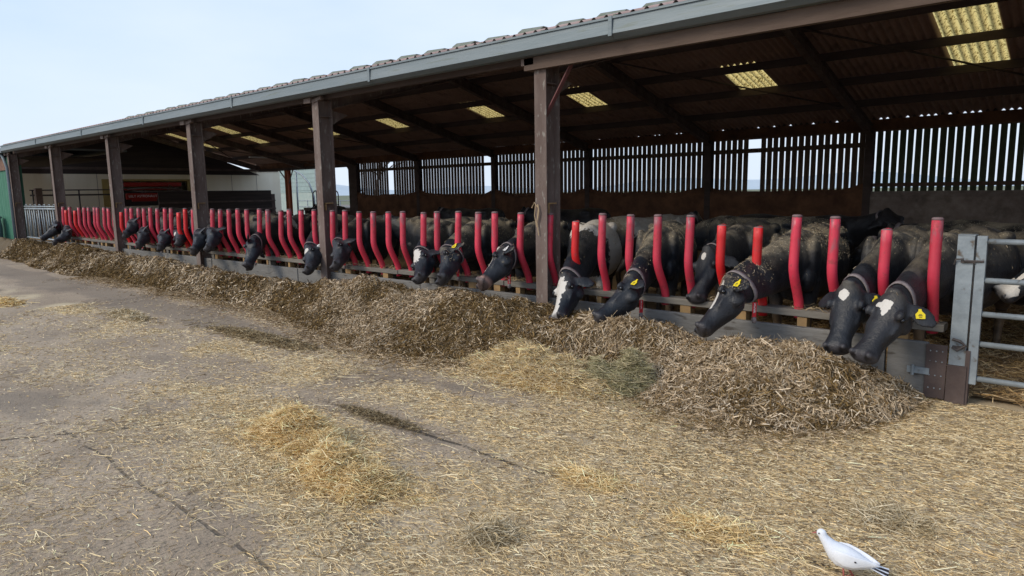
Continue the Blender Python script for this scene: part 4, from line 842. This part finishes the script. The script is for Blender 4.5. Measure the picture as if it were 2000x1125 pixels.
bg('dark cow standing in front of the tubular hoops', -20.5, 13.5, 170, dust=.3)

# ------------------------------------------------------------ silage, straw
xe = [-34, -23.2, -20.8, -18.5, -16.5, -15.4, -13.2, -11, -9.45, -7.45, -5.89, -5.2, -4.3, -3.4, -2.9, -2.42, -1.98, -1.49, -1.17, -1.0, -.9]
ye = [4.75, 4.75, 4.72, 4.5, 4.55, 4.75, 4.9, 4.8, 4.9, 4.56, 4.2, 4.3, 4.62, 4.9, 4.6, 4.47, 4.39, 4.5, 4.85, 5.5, 5.95]
xh = [-30, -22.7, -20.5, -18.8, -16.5, -14.3, -12, -10.2, -9.0, -7.6, -6.5, -6, -4.8, -4.1, -3.2, -2.6, -2.3, -1.82, -1.4, -1.15, -1.0]
hh = [.40, .42, .32, .52, .34, .38, .30, .26, .24, .50, .44, .48, .46, .34, .42, .30, .38, .42, .30, .12, .0]
def pile(x, y):
    e = np.interp(x, xe, ye) + (vnoise(x, y, 1.3, 3) - .5) * .35; h = np.interp(x, xh, hh) * np.interp(x, [-4, -2.5, -1], [1.0, .9, .78]); t = np.clip((y - e) / (5.28 - e).clip(.12), 0, 1)
    up = .25 * t + .75 * t ** 1.5; back = 1 - .38 * np.clip((y - 5.35) / .6, 0, 1) ** 1.3
    z = h * up * back
    z = z + up * (.24 * (vnoise(x, y, 2.6, 4) - .5) + .11 * (vnoise(x + 40, y, 8, 3) - .5)) * np.clip(h * 4, 0, 1)
    return np.where(y < e, -.03, np.maximum(z, -.03))
gx = np.concatenate([np.arange(-30, -12, .1), np.arange(-12, -.85, .035)]); gy = np.arange(4.0, 5.95, .035); GX, GY = np.meshgrid(gx, gy, indexing='ij'); GZ = pile(GX, GY)
V = np.stack([GX, GY, GZ], -1).reshape(-1, 3); ny = len(gy); nx = len(gx); I = (np.arange(nx - 1)[:, None] * ny + np.arange(ny - 1)[None]).ravel(); F = np.stack([I, I + ny, I + ny + 1, I + 1], 1)
def palemix(x, y): return np.clip((vnoise(x + 5, y * 1.5, 1.1, 5) - .43) * 9, 0, 1) * .75 + .25 * np.clip((x + 12) / 8, 0, 1)
pm = palemix(V[:, 0], V[:, 1])[:, None]; tint = np.array([[.085, .055, .022]]) * (1 - pm) + np.array([[.12, .088, .050]]) * pm
sil = tag(linkmesh('silage', fastmesh('silage', V, F, tint, True), 'silage'), 'long bank of brown chopped silage heaped along the feed barrier', 'silage', kind='stuff')
def surf_strands(name, n, x0, x1, y0, y1, lmin, lmax, w0, w1, parent, tilt=.45):
    x = rng.uniform(x0, x1, n); y = rng.uniform(y0, y1, n); z = pile(x, y); k = z > .0; x, y, z = x[k], y[k], z[k]; n = len(x)
    th = rng.uniform(0, math.pi * 2, n); D = np.stack([np.cos(th), np.sin(th), rng.normal(size=n) * tilt], 1)
    g = (pile(x, y + .03) - pile(x, y - .03)) / .06; gxx = (pile(x + .03, y) - pile(x - .03, y)) / .06; D[:, 2] += np.clip(D[:, 1] * g + D[:, 0] * gxx, -1, 1)
    p = palemix(x, y); ispale = rng.random(n) < (.10 + .74 * p)
    c1 = pick([(.14, .082, .027), (.19, .115, .038), (.095, .058, .02), (.25, .16, .06)], n, var=.25); c2 = pick([(.60, .46, .30), (.44, .32, .19), (.68, .55, .39), (.30, .21, .115)], n, var=.15)
    c = np.where(ispale[:, None], c2, c1)
    Pz = np.stack([x, y, z + rng.uniform(-.008, .04, n)], 1)
    Ln = (lmin + rng.gamma(1.6, (lmax - lmin) * .28, n)).clip(lmin, lmax * 1.8); W = rng.uniform(w0, w1, n) * rng.choice([.45, .7, 1, 1.15], n)
    return linkmesh(name, strand_mesh(name, Pz, D, Ln, W, c, .22), 'silage', parent)
surf_strands('chopped_stems', 52000, -4.2, -.85, 4.1, 5.95, .025, .12, .005, .010, sil)
surf_strands('fine_chop', 45000, -5.5, -.85, 4.1, 5.95, .008, .03, .003, .006, sil, .3)
surf_strands('chopped_stems', 62000, -8.5, -4.2, 4.0, 5.95, .03, .085, .005, .010, sil)
surf_strands('chopped_stems', 60000, -24, -8.5, 4.2, 5.95, .04, .12, .008, .016, sil)
surf_strands('long_stems', 16000, -7.5, -.85, 4.1, 5.95, .09, .17, .002, .0045, sil, .35)
n = 26000; x = rng.uniform(-16, -.9, n); e = np.interp(x, xe, ye) + (vnoise(x, x * 0 + 5, 1.3, 3) - .5) * .35; y = e - rng.exponential(.13, n) * (.3 + 1.6 * vnoise(x, x * 0, 1.9, 3)) + .06; th = rng.uniform(0, 6.3, n)
linkmesh('spilled_stems', strand_mesh('spilled_stems', np.stack([x, y, .008 + rng.random(n) * .02], 1), np.stack([np.cos(th), np.sin(th), rng.normal(size=n) * .15], 1), (.02 + rng.gamma(1.6, .018, n)).clip(.02, .14), rng.uniform(.003, .007, n), pick([(.15, .092, .032), (.44, .32, .19), (.60, .46, .30), (.25, .165, .07)], n), .2), 'silage', sil)
# loose straw over the yard
def scatter(n, x0, x1, y0, y1):
    x = rng.uniform(x0, x1, n); y = rng.uniform(y0, y1, n); r = np.hypot(x, y); k = rng.random(n) < straw_density(x, y) ** 1.25 * np.minimum(1, (4.2 / np.maximum(r, .5)) ** 1.1); k &= pile(x, y) < .02; return x[k], y[k], r[k]
X_, Y_, RR = scatter(760000, -12, 1.2, .6, 6.0); ex = rng.random(len(X_)) < .025; n = len(X_)
th = rng.normal(0, .8, n) + .15; D = np.stack([np.cos(th), np.sin(th), rng.normal(size=n) * .10], 1)
c = pick([(.70, .55, .32), (.57, .43, .24), (.80, .66, .42), (.34, .24, .12), (.16, .10, .05), (.78, .56, .27)], n, [.28, .24, .16, .14, .08, .10]); 
Ln = rng.gamma(2.2, .014, n).clip(.01, .12); Ln = np.where(ex, rng.uniform(.08, .2, n), Ln); W = rng.uniform(.0016, .0036, n) * (1 + .08 * RR)
st = linkmesh('loose_straw', strand_mesh('loose_straw', np.stack([X_, Y_, .005 + rng.random(n) * .010], 1), D, Ln, W, c, .08), 'straw'); tag(st, 'loose straw scattered over the concrete yard', 'straw', kind='stuff')
# straw inside the pen at the right
n = 26000; x = rng.uniform(-3.5, 1.6, n); y = rng.uniform(6.06, 11, n); th = rng.uniform(0, 6.3, n)
tag(linkmesh('straw_bedding', strand_mesh('straw_bedding', np.stack([x, y, .04 + rng.random(n) * .05], 1), np.stack([np.cos(th), np.sin(th), rng.normal(size=n) * .25], 1), rng.uniform(.05, .16, n), rng.uniform(.004, .008, n),
    pick([(.62, .42, .19), (.48, .30, .12), (.68, .50, .28), (.28, .17, .08)], n), .2), 'straw'), 'deep orange-brown straw bedding inside the pen', 'straw', kind='stuff')
# crumbs lying on the rail
n = 5200; x = rng.uniform(-21.9, -.95, n); x = x[vnoise(x, x * 0, 2.2, 3) > .45]; n = len(x); th = rng.uniform(0, 6.3, n)
tag(linkmesh('rail_straw', strand_mesh('rail_straw', np.stack([x, rng.uniform(6.02, 6.18, n), .592 + rng.random(n) ** 2 * .03], 1), np.stack([np.cos(th), np.sin(th), rng.normal(size=n) * .3], 1), rng.uniform(.03, .09, n), rng.uniform(.003, .007, n), pick([(.42, .33, .2), (.3, .22, .12)], n), .2), 'straw'), 'straw caught along the top of the barrier rail', 'straw', kind='stuff')
def heap(label, cx, cy, rx, ry, ang, h, n, cols, lmin=.05, lmax=.16, name='straw_heap', wd=(.002, .0045), sub=1):
    o = empty(name, (cx, cy, 0), ang); tag(o, label, 'straw heap', 'small straw heaps on the yard')
    r = rng.random(n) ** .62; r = np.where(rng.random(n) < .18, r * 1.7, r); a_ = rng.uniform(0, 2 * math.pi, n); lobe = .62 + .75 * vnoise(np.cos(a_) * 1.3 + cx, np.sin(a_) * 1.3 + cy, 1.6, 3); x = r * np.cos(a_) * rx * lobe; y = r * np.sin(a_) * ry * lobe
    lump = .55 + .9 * vnoise(x + cx * 3, y + cy * 3, 5, 3)
    hz_ = np.clip(h * (1 - r ** 2.6) * lump * (.4 + 1.2 * vnoise(x + cx, y + cy * 2, 9, 2)), .004, None); z = hz_ * (1 - rng.random(n) ** 2 * .6) + .006
    th = rng.normal(0, 1.1, n); D = np.stack([np.cos(th), np.sin(th), rng.normal(size=n) * .42 * (1 - r * .5)], 1)
    me_ = strand_mesh('straw', np.stack([x, y, z], 1), D, rng.uniform(lmin, lmax, n), rng.uniform(*wd, n), pick(cols, n), .22); tag(linkmesh('straw', me_, 'straw', o), kind='stuff')
    # packed core
    g = np.linspace(-1, 1, 40); A, Bq = np.meshgrid(g, g, indexing='ij'); rr = np.hypot(A, Bq); Z_ = h * .5 * np.clip(1 - rr ** 2.2, -.05, 1) * (.55 + .9 * vnoise(A * rx + cx * 3, Bq * ry + cy * 3, 5, 3)) - .012
    an_ = np.arctan2(Bq, A); lb = (.62 + .75 * vnoise(np.cos(an_) * 1.3 + cx, np.sin(an_) * 1.3 + cy, 1.6, 3)) * .92; V = np.stack([A * rx * lb, Bq * ry * lb, Z_], -1).reshape(-1, 3); I = (np.arange(39)[:, None] * 40 + np.arange(39)[None]).ravel(); F = np.stack([I, I + 40, I + 41, I + 1], 1)
    linkmesh('packed_core', fastmesh('packed_core', V, F, np.array([[cols[1][0] * .8, cols[1][1] * .8, cols[1][2] * .75]]), True), 'straw', o); return o
GOLD = [(.88, .66, .34), (.76, .54, .25), (.92, .74, .44), (.56, .38, .16)]; PALE = [(.60, .48, .30), (.50, .39, .22), (.66, .55, .37), (.32, .24, .13)]; HAY = [(.46, .39, .22), (.36, .33, .18), (.56, .47, .29), (.25, .22, .11)]
heap('long golden straw heap in the left foreground, the larger of the pair', -3.98, 2.33, .50, .20, .0, .17, 8000, GOLD)
heap('golden straw heap touching the right end of the longer one', -3.18, 2.16, .38, .18, .1, .15, 6200, GOLD)
heap('small tuft of straw at the bottom edge, left of centre', -2.13, 2.22, .13, .12, 0, .06, 800, PALE)
heap('thin pale straw patch in the centre foreground', -2.12, 3.05, .22, .13, 0, .035, 900, GOLD)
heap('broad pale straw mound in front of the silage bank', -3.72, 4.56, .80, .36, -.1, .20, 15000, GOLD + PALE)
heap('greenish hay tuft against the silage, right of the pale mound', -2.98, 4.72, .36, .27, 0, .26, 6500, HAY, name='hay_tuft')
heap('small yellow straw tuft at the left edge of the photo', -13.0, 2.65, .35, .2, 0, .09, 700, GOLD, .08, .2, wd=(.006, .01))
heap('flat tan straw wisp on the far pale patch', -10.2, 3.45, .6, .14, 0, .06, 900, PALE, .08, .2, wd=(.005, .009))
heap('long dark straw streak beside the wheel track', -7.3, 3.85, 1.15, .16, .05, .05, 3000, [(.36, .27, .15), (.28, .20, .10), (.46, .36, .21), (.20, .14, .07)], .05, .14, wd=(.004, .008))
heap('dark damp straw clump along the slab joint', -3.95, 2.97, .45, .08, 0, .02, 1300, [(.26, .19, .10), (.20, .14, .07), (.36, .28, .16), (.14, .10, .05)], .03, .08)
heap('thin straw wisp near the pigeon', -.72, 3.62, .22, .14, 0, .03, 700, PALE)
heap('pale straw wisp left of the pigeon', -1.33, 2.95, .25, .14, 0, .03, 900, GOLD)

# ------------------------------------------------------------ pigeon
pg = empty('pigeon', (-.715, 2.94, -.004)); tag(pg, 'white pigeon with dark tail feathers walking on the straw in the lower right corner', 'pigeon')
hd = at(1614, 1046, 1, 3.04) - np.array((-.70, 3.02, 0)); tl = at(1732, 1122, 1, 2.93) - np.array((-.70, 3.02, 0))
ax = nrm(np.array((tl[0], tl[1], 0)) - np.array((hd[0], hd[1], 0))); ax = nrm(np.array((.93, .16, 0))); sdv = np.array((-ax[1], ax[0], 0)); UP = np.array((0, 0, 1.))
bc = np.array((-.02, 0, .105)); bx = nrm(ax - UP * .20); bu = np.cross(sdv, bx) * -1; bu = bu if bu[2] > 0 else -bu
def pp(x, z): return bc + bx * x + bu * z
S = [(-.128, .066, .012, .012), (-.122, .06, .022, .022), (-.105, .046, .027, .027), (-.088, .030, .031, .033), (-.062, .010, .041, .044), (-.03, 0, .049, .052), (0, 0, .050, .052), (.035, 0, .044, .045), (.07, .004, .032, .03), (.10, .008, .02, .018), (.12, .01, .012, .01)]
mb = MB(); mb.loft([(pp(x, z), sdv, bu, w_, h_, h_) for x, z, w_, h_ in S], 20); mb.ell(pp(-.120, .066), (.023, .02, .022), [bx, sdv, bu])
me = mb.mesh('raw'); o = bpy.data.objects.new('raw', me); COL.objects.link(o); r = o.modifiers.new('r', 'REMESH'); r.mode = 'VOXEL'; r.voxel_size = .004; sm = o.modifiers.new('s', 'SMOOTH'); sm.iterations = 8
me2 = bpy.data.meshes.new_from_object(o.evaluated_get(bpy.context.evaluated_depsgraph_get())); bpy.data.objects.remove(o); me2.materials.clear(); me2.materials.append(MT['bird']); me2.polygons.foreach_set('use_smooth', [True] * len(me2.polygons))
o = bpy.data.objects.new('body', me2); COL.objects.link(o); o.parent = pg
for sg in (-1, 1):
    wv = []
    wg = MB(); wg.loft([(pp(x, z) + sdv * sg * y, bu, sdv, w_, .006, .006) for x, z, y, w_ in ((-.055, .015, .036, .01), (-.04, .012, .045, .026), (0, .01, .05, .034), (.04, .012, .044, .030), (.08, .02, .03, .020), (.115, .024, .016, .011), (.135, .026, .010, .004))], 14); wg.build('wing', 'bird', pg, True)
    MB().ell(pp(-.02 + .06, .02) + sdv * sg * .0515, (.005, .002, .004), [bx, sdv, bu]).build('dark_spot', 'birddark', pg)
    MB().ell(pp(-.130, .070) + sdv * sg * .0195, (.0035, .002, .0035), [bx, sdv, bu], 8, 6).build('eye', 'eye', pg, True)
    f0 = np.array((0.0, 0, 0)) + sdv * sg * .022 + ax * (.015 if sg > 0 else -.02); MB().tube([pp(.0, -.035) + sdv * sg * .02, f0 + UP * .012], .004, 6).tube([f0 + UP * .012, f0 - ax * .03 + UP * .006], .003, 5).tube([f0 + UP * .012, f0 - ax * .024 + sdv * .014 + UP * .006], .003, 5).tube([f0 + UP * .012, f0 - ax * .024 - sdv * .014 + UP * .006], .003, 5).tube([f0 + UP * .012, f0 + ax * .014 + UP * .006], .003, 5).build('foot', 'birdpink', pg, True)
MB().loft([(pp(-.140, .062), sdv, bu, .006, .005, .005), (pp(-.151, .055), sdv, bu, .004, .003, .003), (pp(-.160, .048), sdv, bu, .0012, .001, .001)], 8).build('beak', 'birdpink', pg, True)
for k in range(7):
    y = (k - 3) * .007; o = MB(); q0 = pp(.095, .006) + sdv * y * .6; q1 = pp(.175, .004) + sdv * y * 1.6; o.bar(q0 + bu * k * .0007, q1 + bu * k * .0007, .011, .0015, tuple(bu)); o.build('tail_feather', 'birddark' if k in (1, 2, 4, 5) else 'bird', pg)
pg.scale = (.93, .93, .93)
